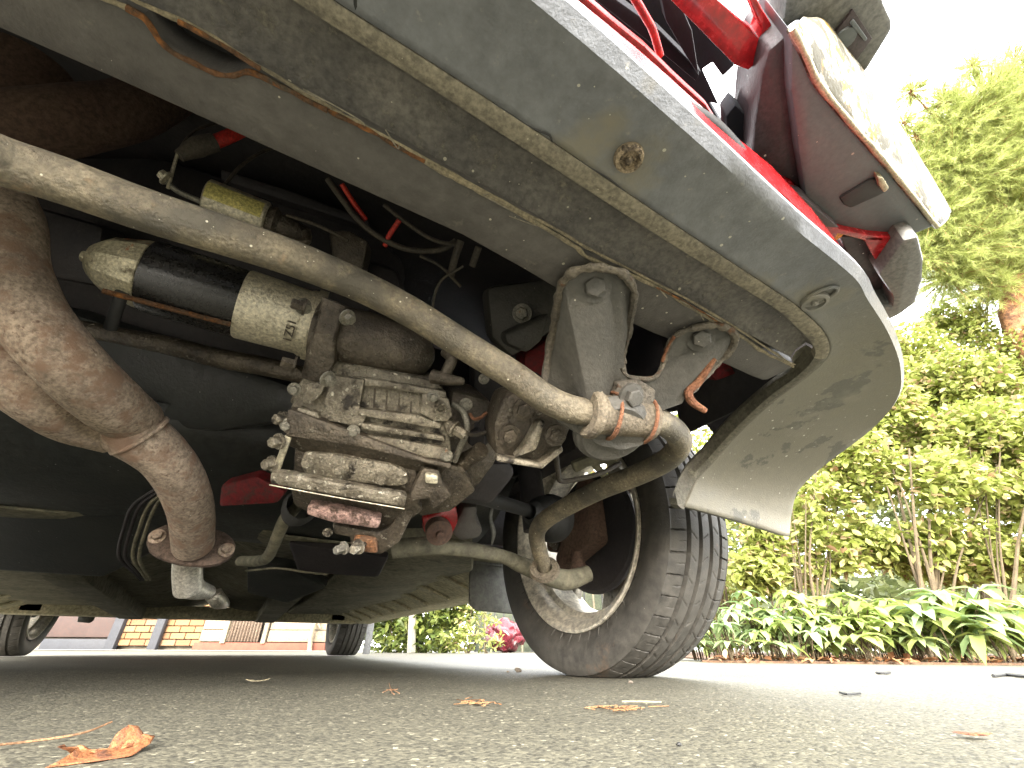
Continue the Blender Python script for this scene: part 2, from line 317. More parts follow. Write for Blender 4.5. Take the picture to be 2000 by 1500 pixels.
#%% ================================================================ CAR
car = empty('red_car', (0, .0, 0), label='red car seen from under its nose, grey chipped front valance and rusty exhaust', cat='car')
XS = [-.80, -.6, -.4, -.2, 0.0, .1, .2, .3, .4, .46]
def lerp(x, tab):
    for (x0, v0), (x1, v1) in zip(tab, tab[1:]):
        if x <= x1: return v0+(v1-v0)*max(0, (x-x0)/(x1-x0))
    return tab[-1][1]
yO = [(-.8, -.60), (-.6, -.645), (0, -.663), (.2, -.655), (.35, -.645), (.5, -.632)]
yR1 = [(-.8, -.57), (0, -.611), (.1, -.608), (.22, -.604), (.32, -.598), (.48, -.591)]
yR2 = [(-.8, -.56), (0, -.601), (.083, -.599), (.166, -.595), (.33, -.585), (.46, -.580)]
yS = [(-.8, -.54), (0, -.560), (.1, -.555), (.286, -.546), (.46, -.540)]
def st(O, R1, R2, Sx):
    O, R1, R2, Sx = [Vector(q) for q in (O, R1, R2, Sx)]; return O, R1, R2, Sx
ST = [st((x+.03 if x > .4 else x, lerp(x, yO), .30), (x, lerp(x, yR1), .30), (x, lerp(x, yR2), .30), (x, lerp(x, yS), .305)) for x in XS]
ST += [st((.53, -.627, .300), (.495, -.589, .30), (.49, -.577, .30), (.50, -.539, .305)),
       st((.601, -.611, .300), (.547, -.580, .300), (.540, -.568, .300), (.545, -.538, .303)),
       st((.682, -.586, .302), (.582, -.563, .300), (.572, -.556, .300), (.566, -.537, .302)),
       st((.755, -.551, .302), (.600, -.532, .298), (.590, -.528, .298), (.582, -.524, .300)),
       st((.812, -.495, .298), (.612, -.482, .293), (.602, -.480, .294), (.594, -.480, .298)),
       st((.825, -.411, .272), (.630, -.420, .282), (.620, -.420, .283), (.610, -.420, .290)),
       st((.822, -.368, .246), (.636, -.372, .262), (.626, -.372, .264), (.618, -.372, .272)),
       st((.820, -.348, .215), (.625, -.344, .238), (.614, -.343, .240), (.606, -.343, .248)),
       st((.815, -.338, .186), (.600, -.336, .200), (.590, -.336, .204), (.586, -.334, .212))]
rowsO, rowsF, rowsB = [], [], []
for i, (O, R1, R2, Sx) in enumerate(ST):
    outw = (O-R1); outw.z = 0; outw.normalize()
    corner = max(0, min(1, (i-12)/4))
    dn = Zv*(-.004)
    rowsO.append([O-outw*.012+Zv*.058, O-outw*.005+Zv*.030, O+outw*.002+Zv*.012, O+outw*.003+Zv*.004, O-outw*.003, O-outw*.012+Zv*.001, O.lerp(R1, .4)+Zv*.002, O.lerp(R1, .7)+Zv*.002, R1+outw*.004+Zv*.001, R1])
    rowsF.append([R1+Zv*.0005, R1+dn*.7, R1.lerp(R2, .5)+dn, R2+dn*.6, R2+Zv*.006])
    rowsB.append([R2+Zv*.006, R2.lerp(Sx, .2)+Zv*.012, R2.lerp(Sx, .7)+Zv*.008, Sx+Zv*.001, Sx+Zv*.0])
NS = 6
def sm(rows):
    return smooth_rows(rows, NS)
A_, B_, C_ = sm(rowsO), sm(rowsF), sm(rowsB)
cut = 13*NS
M_edgec = grime('dirty_corner_edge', (0.091, 0.086, 0.071), (0.149, 0.143, 0.115), (0.214, 0.206, 0.165), (.6, .7), 25, 60, .6, 0, .4, 250)
va = loft('front_valance', A_, M_valance, car, .004, label='grey stone-chipped front valance panel with a faded corner')
vt = va
# blend of the two paints is a real seam in the fade: same panel, dirtier inside edge
loft('valance_flange', B_[:cut-4], M_flange, car, 0, label='dusty tan folded flange along the valance')
loft('corner_flange', B_[cut-5:], M_edgec, car, 0)
loft('valance_inner_band', C_[:11*NS+6], M_band, car, 0)
loft('corner_return', C_[11*NS+6:], M_edgec, car, 0)
# end return of the tail (thickness towards the wheel)
tl = [q for q in A_[-1][1:]] + [q for q in B_[-1][1:]]
slab('tail_return', [q for q in tl], (0.0, .012, .004), M_tail, car, 0)

# bumper fixings on the valance
def disc_on(name, u, v, z, r, mat, parent, prof=None, rough=.0):
    p = PZ(u, v, z); prof = prof or [(.004, r*1.0), (.0, r*1.05), (-.003, r*.95), (-.0035, r*.72), (-.001, r*.66), (-.0015, r*.3), (-.004, r*.2), (-.0045, 0)]
    return revolve(name, p, (0, 0, 1), [(s, q) for s, q in prof], mat, parent, 28)
M_fix = grime('crusted_fixing', (0.270, 0.216, 0.162), (0.486, 0.396, 0.288), (0.112, 0.088, 0.072), (.5, .6), 90, 150, .85, 0, 1, 250)
disc_on('fixing_bolt', 1228, 308, .2985, .0088, M_fix, va)
disc_on('valance_plug', 1590, 588, .2990, .011, M_valance, va)
bm = bmesh.new()
cc = PZ(1595, 582, .2985); sx = (PZ(1640, 560, .2985)-cc)
ring = []
for k in range(24):
    a = 2*math.pi*k/24; ring.append(cc + sx*(math.cos(a)*.75+.15) + Vector((sx.y, -sx.x, 0))*.45*math.sin(a))
tube_bm(bm, ring+[ring[0]], .0016, 8, 2, False); bm_obj('plug_rim', bm, M_valance, va)
# cracks in the dusty flange: a chipped paint edge standing proud
crk = [(852, 150), (880, 160), (915, 182), (950, 198), (971, 205), (1000, 225), (1040, 248), (1076, 266), (1080, 282), (1110, 302), (1150, 330), (1190, 352), (1220, 375), (1240, 392)]
tube('paint_crack', [PZ(u+rnd.uniform(-3, 3), v+rnd.uniform(-3, 3), .2985) for u, v in crk], .0007, M_black, va, 6, 3)
tube('seam_joint', [PZ(620, -30, .2992), PZ(687, 22, .2992), PZ(694, 0, .2992), PZ(692, -30, .2992)], .0009, M_black, va, 6, 4)
p1 = PZ(1724, 790, .31)
revolve('drain_hole', P(1722, 790, 0, .806)+Vector((-.004, .0, -.004)), (-.55, .25, -.8), [(.0, 0), (.0012, .005), (.002, .006), (-.002, .0065)], M_black, vt, 16)

# crossmember behind the valance
front = [(x, lerp(x, yS)+.008, .3) for x in (-.8, -.5, -.25, -.1, -.04)]
hole = [(215, 0), (250, 14), (280, 30), (300, 55), (318, 82), (345, 104), (385, 124), (420, 140), (455, 145), (490, 140), (530, 156), (570, 178), (640, 213)]
front += [tuple(PZ(u, v, .3)) for u, v in hole]
for u, v in ((700, 240), (770, 280), (830, 315), (885, 345), (950, 380), (1010, 412), (1085, 455), (1125, 480), (1145, 498), (1180, 512), (1230, 535), (1290, 565), (1350, 597), (1400, 628), (1450, 655), (1490, 685), (1530, 705), (1548, 714)):
    front.append(tuple(PZ(u+rnd.uniform(-2, 2), v+rnd.uniform(-2, 3), .3)))
back = []
botE = [(-.8, -.50), (-.2, -.513), (.0, -.515), (.08, -.514), (.2, -.513), (.27, -.505), (.3, -.500), (.45, -.497), (.56, -.497)]
for p in front:
    back.append((p[0], lerp(p[0], botE), .300))
rows = []
for i, (a, b) in enumerate(zip(front, back)):
    a = Vector(a); b = Vector(b); jag = 0.0 if a.x < .26 else .0015*rnd.uniform(-1, 1)
    rows.append([a+Zv*.045, a+Zv*.002, a, a.lerp(b, .5), b+Vector((0, -.006+jag, .000)), b+Vector((0, -.001+jag, .002)), b+Vector((0, .0+jag, .008)), b+Zv*.10])
xm = loft('crossmember', rows, M_rail, car, .0015)
# lips of the spot welded seam: front lip rusty, real folded edge
lip = [Vector(p) for p in front]
def ribbon(name, pts, wv, mat, parent, jitter=.0006, rad=.0016, **kw):
    q = catmull(pts, 5); sd_ = rnd.random()*99
    q = [p+Vector((0, jitter*1.6*noise.noise(p*90+Vector((sd_, 0, 0))), -jitter*abs(noise.noise(p*120+Vector((0, sd_, 0))))))+wv for p in q]
    return tube(name, q, [rad*(1+.55*noise.noise(p*150+Vector((0, 0, sd_)))) for p in q], mat, parent, 7, 1, **kw)
ribbon('seam_lip', lip[3:7], Vector((0, 0, -.001)), M_dustedge, xm)
ribbon('rusty_seam_lip', lip[6:18], Vector((0, 0, -.001)), M_rustedge, xm, label='rusty edge where the seam gapes open', rad=.0014)
ribbon('rusty_seam_lip', lip[16:21], Vector((0, 0, -.001)), M_rustedge, xm, rad=.0014)
ribbon('seam_lip', lip[20:], Vector((0, 0, -.001)), M_dustedge, xm)
vl = [(225, -28), (262, 0), (310, 20), (350, 38), (400, 62), (455, 96), (510, 130), (560, 161), (640, 206), (740, 259), (887, 340), (1000, 402), (1090, 449), (1145, 482), (1250, 536), (1350, 588), (1450, 648), (1530, 700), (1552, 711)]
ribbon('valance_lip', [PZ(u, v, .3) for u, v in vl], Vector((0, 0, -.0005)), M_dustedge, car, .0004, .0011)
ribbon('rusty_valance_lip', [PZ(u, v+3, .299) for u, v in vl[3:7]], Vector((0, 0, -.001)), M_rustedge, car, .0005, .0012)
ribbon('rusty_valance_lip', [PZ(u, v+5, .299) for u, v in ((1280, 553), (1320, 574), (1370, 602), (1410, 626))], Vector((0, 0, -.001)), M_rustedge, car, .0005, .0009)
# black sheet above the open seam, standing in for the hollow's shade
slab('seam_shade_sheet', [(-.8, -.575, .318), (.56, -.56, .318), (.56, -.53, .318), (-.8, -.535, .318)], (0, 0, .004), M_black, car, 0)
# short weeds and webs caught in the seam
for k in range(10):
    u = rnd.uniform(560, 1500); v = 161+(u-560)*(711-161)/(1552-560)
    a = PZ(u, v, .298); tube('seam_straw', [a, a+Vector((rnd.uniform(-.01, .01), rnd.uniform(-.004, .004), -.003)), a+Vector((rnd.uniform(-.02, .02), rnd.uniform(-.006, .006), -.002))], .00035, M_flange, car, 5, 3)

#%% ---- bracket
def px_crop(pts, ox, oy, s): return [(ox+x/s, oy+y/s) for x, y in pts]
K = 1000*.0
bo = px_crop([(545, 820), (575, 600), (610, 430), (640, 230), (680, 150), (740, 100), (820, 78), (900, 74), (980, 88), (1050, 112), (1100, 160), (1130, 230), (1125, 300), (1105, 400), (1088, 520), (1060, 620), (1050, 700), (1062, 760), (1100, 788), (1180, 800), (1250, 795), (1290, 760), (1320, 690), (1345, 600), (1375, 540), (1430, 500), (1500, 472), (1620, 450), (1720, 462), (1775, 500), (1785, 550), (1755, 610), (1690, 680), (1620, 750), (1540, 830), (1480, 890), (1440, 960), (1300, 1010), (1260, 1130), (1180, 1230), (1050, 1262), (900, 1230), (760, 1150), (640, 1080), (560, 960)], 900, 500, 3.333)
def bt(u, v):  # the bracket plane: near the rail on top, a little further back by the bar
    tr = (.297-CP.z)/ray(u, min(v, 700)).z; f = max(0, min(1, (v-560)/260)); f = f*f*(3-2*f)
    return tr*.985*(1-f) + (.398+.00012*(u-1150))*f
plate = [V(u, v, bt(u, v)) for u, v in bo]
br = slab('bar_bracket', plate, Vector((.001, .004, .002)), M_brkt, car, 0, label='dark two-armed pressed steel bracket holding the bar')
rimp = [V(u, v, bt(u, v)-.003) for u, v in bo[:36]]
ribbon('pressed_rim', rimp[:17], Vector((0, 0, 0)), M_brktrim, br, .0004, .0036)
ribbon('pressed_rim', rimp[16:27], Vector((0, 0, 0)), M_brktrim, br, .0003, .0026)
ribbon('pressed_rim', rimp[26:], Vector((0, 0, 0)), M_brktrim, br, .0004, .0036)
ribbon('rusty_rim_edge', [V(u, v, bt(u, v)-.006) for u, v in px_crop([(1075, 500), (1055, 600), (1042, 700)], 900, 500, 3.333)], Vector(), M_rust, br, .0003, .0013)
ribbon('rusty_rim_edge', [V(u, v, bt(u, v)-.006) for u, v in px_crop([(1310, 690), (1335, 620), (1365, 560), (1390, 525)], 900, 500, 3.333)], Vector(), M_rust, br, .0003, .0016)
ribbon('rusty_rim_edge', [V(u, v, bt(u, v)-.006) for u, v in px_crop([(1540, 830), (1480, 880), (1480, 920)], 900, 500, 3.333)], Vector(), M_rust, br, .0003, .0025)
BN = (V(1165, 565, .36)-V(1165, 565, .37)).normalized()
pb = V(1163, 560, bt(1163, 560)-.0015)
bolt('bracket_bolt', pb, BN, .0088, M_brkt, br, .007)
bolt('bracket_bolt', V(1368, 660, bt(1368, 660)-.0015), BN, .0088, M_brkt, br, .009)
tube('hanging_tab', [V(u, v, .42) for u, v in ((1392, 700), (1365, 745), (1345, 765), (1352, 785), (1378, 803))], [.004, .004, .0045, .004, .003], M_rust, br, 10, 6)
# dished plate of the lower bracket end
revolve('bracket_cup', V(1200, 850, .40), (.1, .45, .9), [(0, 0), (.0, .030), (.004, .035), (.010, .037), (.012, .036)], M_brkt, br, 30)

#%% ---- anti-roll bar
arb_px = [(-260, 215, .185), (-120, 262, .20), (0, 313, .224), (120, 352, .240), (300, 416, .262), (450, 464, .285), (580, 508, .312), (700, 557, .345), (800, 608, .36), (900, 670, .368), (1000, 732, .377), (1060, 774, .383), (1100, 794, .388), (1150, 806, .394), (1210, 808, .405), (1268, 818, .42), (1305, 832, .44), (1328, 862, .465), (1305, 896, .495), (1245, 927, .53), (1170, 957, .57), (1100, 993, .61), (1060, 1020, .64), (1048, 1046, .66), (1055, 1080, .67), (1066, 1118, .68)]
ap = [V(*q) for q in arb_px]
x0 = ap[0]; ap = [Vector((-.45, x0.y-.0, x0.z+.0)), Vector((-.25, x0.y, x0.z))] + ap
arb = tube('anti_roll_bar', ap, [.0128]*(len(ap)-4)+[.0128, .0125, .012, .0115], M_arb, car, 28, 8, True, .012, label='long dusty tubular bar bent towards the wheel')
revolve('bar_nut', V(1063, 1108, .665), (V(1063, 1125, .69)-V(1055, 1070, .665)), [(0, .012), (0, .022), (.006, .024), (.010, .020), (.016, .015)], M_bush, car, 24)
# bush and clamp around the bar
b0, b1 = V(1150, 806, .394), V(1272, 822, .421); bd = (b1-b0); bl = bd.length
cl = revolve('bar_clamp', b0, bd, [(-.001, .013), (-.001, .0175), (.004, .0195), (.010, .020), (.012, .0185), (bl*.5, .0185), (bl-.012, .0185), (bl-.010, .0205), (bl-.003, .0198), (bl-.001, .013)], M_bush, car, 40, 40, label='rubber bush and strap round the bar with two rusty ribs')
for f, rr_ in ((.30, .0215), (.86, .0215)):
    bm = bmesh.new(); c0 = b0+bd*f; ax = bd.normalized(); n = (Zv-ax*ax.z).normalized(); bb = ax.cross(n)
    ring = [c0+ax*(.002*math.sin(a*2)) + (n*math.cos(a)+bb*math.sin(a))*rr_ for a in [math.pi*2*k/24 for k in range(24)]]
    tube_bm(bm, ring+[ring[0]], .0018, 8, 2, False, .3); bm_obj('rusty_strap_rib', bm, M_rust, cl)
revolve('rubber_end', b0-bd.normalized()*.004, bd, [(0, .013), (0, .021), (.003, .0235), (.008, .0235), (.010, .0215)], M_bush, cl, 36)
bolt('clamp_bolt', V(1232, 775, .392), Vector((0, -.75, -.65)), .0085, M_brkt, cl, .008)
chunk('clamp_ear', [(1205, 745, .40), (1250, 742, .40), (1282, 762, .405), (1278, 800, .41), (1245, 800, .40), (1200, 790, .395)], M_brktrim, cl, .008, .002)

#%% ---- starter motor
SA = V(294, 540, .44); XA = Vector((1, 0, 0))
SA = Vector((SA.x, SA.y, SA.z)); r0 = .0365
LS = -SA.x
def sx_at(u, v=None):  # distance along the starter axis that meets picture column u
    d = ray(u, 540+.31*(u-294)); t = (SA.y-CP.y)/d.y; return (CP.x+d.x*t)-SA.x
s_body0, s_body1, s_head1 = sx_at(292), sx_at(472), sx_at(612)
stm = revolve('starter_motor', SA, XA, [(s_body0, .012), (s_body0, r0), (s_body0+.002, r0+.001), (s_body1-.002, r0+.001), (s_body1, r0), (s_body1, .012)], M_blackgloss, car, 56, label='glossy black starter motor body')
ec = sx_at(176)
revolve('starter_end_cap', SA, XA, [(ec-.006, 0), (ec-.006, .005), (ec-.001, .006), (ec, .013), (ec+.004, .018), (ec+.014, .027), (s_body0-.008, .0345), (s_body0-.002, .0355), (s_body0, .034), (s_body0, .01)], M_endcap, stm, 10, 25)
revolve('drive_housing', SA, XA, [(s_body1, .012), (s_body1, r0+.001), (s_body1+.002, r0+.002), (s_head1-.012, r0+.001), (s_head1-.008, r0+.003), (s_head1, r0+.003), (s_head1, .01)], M_alu2, stm, 48)
sa2 = SA + XA*(s_head1-.004)
bm = bmesh.new()
fl = []
for k in range(16):
    a = 2*math.pi*k/16; rr = r0+.006 + .012*max(0, math.cos(2*(a-R_(25))))
    fl.append(sa2+Vector((0, math.cos(a)*rr, math.sin(a)*rr)))
prism_bm(bm, fl, (.010, 0, 0), .0015); bm_obj('drive_flange', bm, M_alu2, stm)
for q in ((595, 600, .42), (575, 712, .43)):
    bolt('flange_bolt', V(*q), (-1, 0, 0), .0055, M_oily, stm, .012)
# oval cast mark on the body and raised characters on the housing
bm = bmesh.new(); cm = SA + XA*((s_body0*.62+s_body1*.38)) ; ring = []
n_ = (CP-cm); n_.x = 0; n_.normalize(); t_ = XA.cross(n_)
def on_cyl(ds, ang, r=r0+.0014):
    nn = n_*math.cos(ang)+t_*math.sin(ang); return cm+XA*ds+nn*r
sgn = 1 if t_.z > 0 else -1
ring = [on_cyl(.0105*math.cos(a)*.9, sgn*.42+.21*math.sin(a)) for a in [2*math.pi*k/20 for k in range(20)]]
tube_bm(bm, ring+[ring[0]], .0004, 6, 2, False); tube_bm(bm, [on_cyl(-.0085, sgn*.42+.04), on_cyl(0, sgn*.42+.0), on_cyl(.0075, sgn*.42+.04)], .0004, 6, 3, False)
bm_obj('body_mark', bm, M_black, stm)
def font_obj(txt, name, loc, xdir, normal, size, mat, parent, ext=.0004):
    cu = bpy.data.curves.new(name, 'FONT'); cu.body = txt; cu.size = size; cu.extrude = ext; cu.align_x = 'CENTER'; cu.align_y = 'CENTER'
    o = bpy.data.objects.new(name, cu); COL.objects.link(o); dg = bpy.context.evaluated_depsgraph_get(); me = bpy.data.meshes.new_from_object(o.evaluated_get(dg)); bpy.data.objects.remove(o)
    z = Vector(normal).normalized(); x = Vector(xdir); x = (x-z*x.dot(z)).normalized(); y = z.cross(x)
    M = Matrix(((x.x, y.x, z.x, loc[0]), (x.y, y.y, z.y, loc[1]), (x.z, y.z, z.z, loc[2]), (0, 0, 0, 1))); me.transform(M)
    me.materials.clear(); me.materials.append(mat); o = bpy.data.objects.new(name, me); return link(o, parent)
cm = SA+XA*(s_head1-.020); n_ = (CP-cm); n_.x = 0; n_.normalize(); t_ = XA.cross(n_); sgn = 1 if t_.z > 0 else -1
loc = cm+(n_*math.cos(.35)-t_*sgn*math.sin(.35))*(r0+.0022)
nn = (n_*math.cos(.35)-t_*sgn*math.sin(.35))
font_obj('1Z51', 'cast_number', loc, XA.cross(nn)*sgn, nn, .0125, M_oily, stm, .0007)
slab('number_pad', [cm+XA*a+(n_*math.cos(b)-t_*sgn*math.sin(b))*(r0+.0015) for a, b in ((-.004, -.2), (.005, -.2), (.005, .05), (-.004, .05))], nn*.001, M_alu2, stm, .0003)
# terminal strap, vent hose below the body
tube('through_bolt', [SA+XA*(s_body0-.02)+Vector((0, -.012, -r0-.003)), SA+XA*(s_body1)+Vector((0, -.012, -r0-.001))], .0026, M_rustedge, stm, 8, 6)
tube('drain_spout', [SA+XA*(s_body0-.008)+Vector((0, -.01, -.034)), V(215, 642, .42)], .0055, M_black, stm, 12, 2)
tube('lower_heater_pipe', [V(150, 640, .52), V(230, 655, .52), V(330, 675, .52), V(430, 700, .53), V(520, 716, .54), V(600, 735, .55)], [.010, .010, .011, .012, .012, .011], M_oily, car, 14, 5)

# solenoid
so_a = V(402, 385, .485); so_l = (.118)
sol = revolve('solenoid', so_a, XA, [(0, 0), (0, .018), (.002, .021), (.060, .021), (.062, .019), (.062, 0)], M_alu2, car, 36, label='small cylinder above the starter with a yellow band')
bm = bmesh.new(); revolve_bm(bm, so_a, XA, [(.002, .0214), (.058, .0214)], 14, R_(82), R_(135)); bm_obj('yellow_band', bm, M_yellow, sol)
revolve('solenoid_neck', so_a, XA, [(.062, 0), (.062, .017), (.070, .019), (.075, .013), (.095, .012), (.098, .010), (.108, .009), (.112, .0)], M_oily, sol, 20)
tube('clevis', [V(520, 455, .47), V(545, 470, .47), V(575, 475, .475), (V(598, 470, .48)), V(598, 455, .485)], .005, M_oily, sol, 10, 5)
tube('terminal_stud', [V(318, 345, .47), V(345, 372, .475), V(395, 395, .48)], [.0035, .003, .003], M_bolt, sol, 8, 4)
bolt('terminal_nut', V(325, 348, .468), (-.8, -.2, .3), .0055, M_alu2, sol, .007)
tube('cable_lug', [V(328, 368, .47), V(338, 330, .475), V(347, 300, .48)], .0018, M_alu2, sol, 6, 4)
tube('battery_cable_boot', [V(350, 305, .48), V(385, 288, .49), V(420, 278, .50)], [.006, .011, .010], M_cable, car, 14, 5)
tube('red_cable_end', [V(418, 278, .50), V(450, 265, .51), V(500, 240, .54)], .0075, M_redcable, car, 12, 4)
tube('thin_wire', [V(345, 300, .48), V(375, 260, .5), V(415, 243, .52), V(470, 235, .56)], .0016, M_cable, car, 6, 6)
tube('thin_wire', [V(440, 360, .50), V(470, 325, .52), V(510, 298, .55), V(560, 280, .6)], .0022, M_cable, car, 6, 6)

#%% ---- gearbox
gb = empty('gearbox', V(720, 800, .46), car)
gb['label'] = 'cast aluminium gearbox caked with oil and white oxide'
def G(name, pix, mat, depth=.05, bevel=.003, **kw):
    o = chunk(name, pix, mat, None, depth, bevel, **kw); o.parent = gb; o.matrix_parent_inverse = Matrix.Translation(-gb.location); return o
def GR(o): o.parent = gb; o.matrix_parent_inverse = Matrix.Translation(-gb.location); return o
G('flange_plate', [(628, 578, .43), (676, 598, .435), (655, 665, .435), (655, 705, .44), (632, 752, .445), (586, 738, .44), (600, 680, .435), (618, 630, .43)], M_oily, .09, .003)
for u, v in ((678, 620), (640, 740), (592, 598)): GR(bolt('flange_bolt', V(u, v, .428), (.6, -.5, -.6), .0055, M_bolt, None, .008))
# bell nose (bulging cover)
na = V(655, 655, .475); nb = V(845, 702, .50)
nd = nb-na; nl = nd.length
GR(revolve('nose_cover', na, nd, [(-.02, .033), (0, .034), (nl*.3, .0345), (nl*.6, .033), (nl*.82, .029), (nl*.94, .020), (nl*1.0, .010), (nl*1.02, 0)], M_oily, None, 40, 60))
G('nose_base', [(650, 700, .455), (860, 745, .465), (880, 790, .47), (870, 840, .47), (560, 790, .45), (590, 735, .445)], M_alu, .08, .006)
G('upper_casting', [(588, 740, .449), (700, 735, .453), (870, 768, .460), (884, 905, .464), (700, 870, .455), (552, 846, .445), (570, 790, .446)], M_alu, .07, .002)
def GP(name, pix, t0, mat, depth=.016, bevel=.0014): return G(name, [(u, v, t0+.00006*(u-600)) for u, v in pix], mat, depth, bevel)
GP('raised_column', [(650, 733), (712, 742), (702, 795), (716, 815), (704, 834), (640, 822), (632, 785)], .438, M_alu)
GP('top_rim', [(712, 738), (792, 751), (872, 765), (870, 778), (822, 769), (712, 753)], .437, M_alu)
GP('right_block', [(824, 768), (876, 778), (884, 812), (874, 824), (846, 822), (820, 806)], .436, M_alu)
GP('casting_rib', [(698, 797), (820, 812), (862, 828), (860, 838), (700, 812)], .436, M_alu)
GP('casting_rib', [(706, 826), (868, 852), (868, 862), (704, 838)], .437, M_alu)
GP('casting_rib', [(716, 850), (780, 858), (874, 876), (878, 900), (835, 894), (720, 864)], .439, M_alu)
GP('left_lump', [(600, 748), (638, 744), (628, 770), (606, 790), (590, 786)], .437, M_alu)
GP('left_lump', [(582, 796), (620, 806), (626, 826), (572, 812)], .437, M_alu)
GP('casting_rib', [(556, 842), (562, 800), (570, 800), (830, 896), (882, 906), (878, 916), (700, 872), (560, 852)], .433, M_oily, .02)
for k in range(4): GP('pocket_rib', [(730+k*24, 758+k*4), (734+k*24, 759+k*4), (732+k*24, 800+k*3), (728+k*24, 799+k*3)], .445, M_oily, .01, .0006)
GR(revolve('lug_eye', V(861, 798, .447), (0, -.6, -.8), [(-.01, .0062), (.001, .0062), (.001, .004), (-.006, .0035), (-.006, 0)], M_alu, None, 20))
G('end_boss', [(868, 822, .447), (893, 826, .45), (896, 850, .452), (870, 852, .449)], M_alu, .03, .005)
G('edge_plate', [(556, 850, .432), (569, 855, .434), (545, 922, .445), (532, 918, .444)], M_alu2, .004, .0008)
G('oily_shelf', [(556, 848, .440), (700, 868, .45), (884, 905, .46), (860, 930, .47), (590, 885, .455), (560, 870, .45)], M_oily, .10, .003)
G('sump_cover', [(592, 884, .447), (650, 886, .448), (770, 908, .455), (796, 922, .457), (800, 946, .46), (775, 953, .46), (640, 938, .453), (592, 928, .452), (585, 905, .449)], M_alu, .06, .005)
G('lower_casting', [(560, 930, .462), (800, 955, .475), (830, 1000, .49), (760, 1050, .51), (640, 1020, .50), (570, 990, .485)], M_oily, .12, .008)
G('mount_rail', [(528, 922, .436), (560, 925, .438), (795, 968, .452), (790, 992, .455), (526, 946, .439)], M_alu, .012, .003)
GR(tube('rail_edge_highlight', [V(526, 947, .437), V(660, 972, .445), V(790, 994, .453)], .0006, M_alu2, None, 6, 3))  # thin pale line put along the rail as its lit edge
G('mount_block', [(826, 914, .452), (858, 918, .455), (866, 948, .46), (884, 968, .465), (845, 998, .468), (838, 975, .463), (800, 980, .458), (800, 968, .457)], M_oily, .03, .003)
G('mount_face', [(830, 925, .448), (856, 928, .451), (856, 948, .453), (830, 945, .45)], M_alu2, .012, .003)
G('pink_rust_strip', [(600, 988, .462), (640, 992, .465), (745, 1016, .472), (740, 1034, .475), (650, 1022, .470), (598, 1006, .465)], grime('pinkish_flaked_rust', (.30, .19, .17), (.42, .29, .26), (.12, .08, .06), (.5, .6), 60, 110, .8, .1, 1, 250), .02, .003)
G('lower_bracket', [(648, 1024, .49), (738, 1040, .495), (760, 1030, .495), (812, 962, .485), (822, 975, .485), (780, 1060, .50), (745, 1084, .505), (685, 1078, .505), (684, 1050, .50), (652, 1044, .495)], M_oily, .03, .003)
G('bracket_foot', [(690, 1050, .488), (735, 1055, .49), (738, 1082, .495), (692, 1078, .494)], M_rustedge, .02, .003)
GR(bolt('drain_bolt', V(672, 1070, .50), (-.8, -.4, -.4), .005, M_bolt, None, .012))
for u, v, s in ((545, 862, .434), (532, 905, .445), (700, 1068, .487), (553, 818, .437)): GR(bolt('case_bolt', V(u, v, s), (-.7, -.5, -.5), .0055, M_alu, None, .010))
GR(bolt('case_bolt', V(888, 838, .445), (.7, -.4, -.5), .0058, M_alu, None, .014))
for u, v in ((610, 770), (600, 826), (700, 760), (735, 868), (800, 880), (600, 905), (660, 918), (745, 938), (812, 870), (640, 1040), (712, 1058)):
    GR(bolt('case_bolt', V(u, v, .441+.00008*(u-600)+(.045 if v > 1000 else 0)), (-.1, -.7, -.7), .0036, M_alu, None, .005))
G('cover_flange', [(575, 873, .453), (590, 866, .453), (800, 902, .464), (815, 915, .466), (812, 958, .470), (790, 962, .471), (585, 936, .462), (572, 925, .461)], M_oily, .03, .003)
GR(tube('oil_pipe', [V(884, 790, .47), V(905, 805, .465), V(912, 840, .465), (V(900, 870, .47)), V(888, 900, .48)], .0035, M_bolt, None, 8, 5))
GR(tube('earth_strap', [V(893, 838, .45), V(925, 850, .47), V(960, 842, .48), V(990, 850, .46)], .0022, M_cable, None, 6, 5))
for u, v in ((575, 760), (560, 830), (846, 775), (872, 890), (690, 842)): GR(bolt('case_bolt', V(u, v, .436+.00006*(u-600)), (-.1, -.7, -.7), .0044, M_bolt, None, .006))
G('gearbox_tail', [(830, 900, .470), (905, 912, .485), (930, 960, .50), (880, 1000, .51), (820, 1010, .51), (790, 970, .49)], M_oily, .10, .004)
G('side_casting', [(880, 760, .50), (960, 780, .52), (975, 900, .53), (930, 960, .53), (870, 950, .51), (875, 850, .49)], M_oily, .12, .010)
GR(tube('breather_hose', [V(862, 745, .455), V(875, 720, .455), V(882, 700, .46), V(870, 688, .47)], .006, M_oily, None, 12, 5))
GR(tube('selector_arm', [V(845, 735, .455), V(880, 742, .45), V(905, 745, .455)], [.008, .006, .004], M_oily, None, 10, 4))
GR(tube('clutch_pin', [V(900, 905, .50), V(925, 890, .485), V(940, 878, .475)], [.011, .009, .009], M_oily, None, 14, 4))
G('diff_casting', [(885, 900, .52), (1000, 905, .54), (1010, 930, .55), (960, 990, .56), (880, 975, .53)], M_deep, .12, .015)
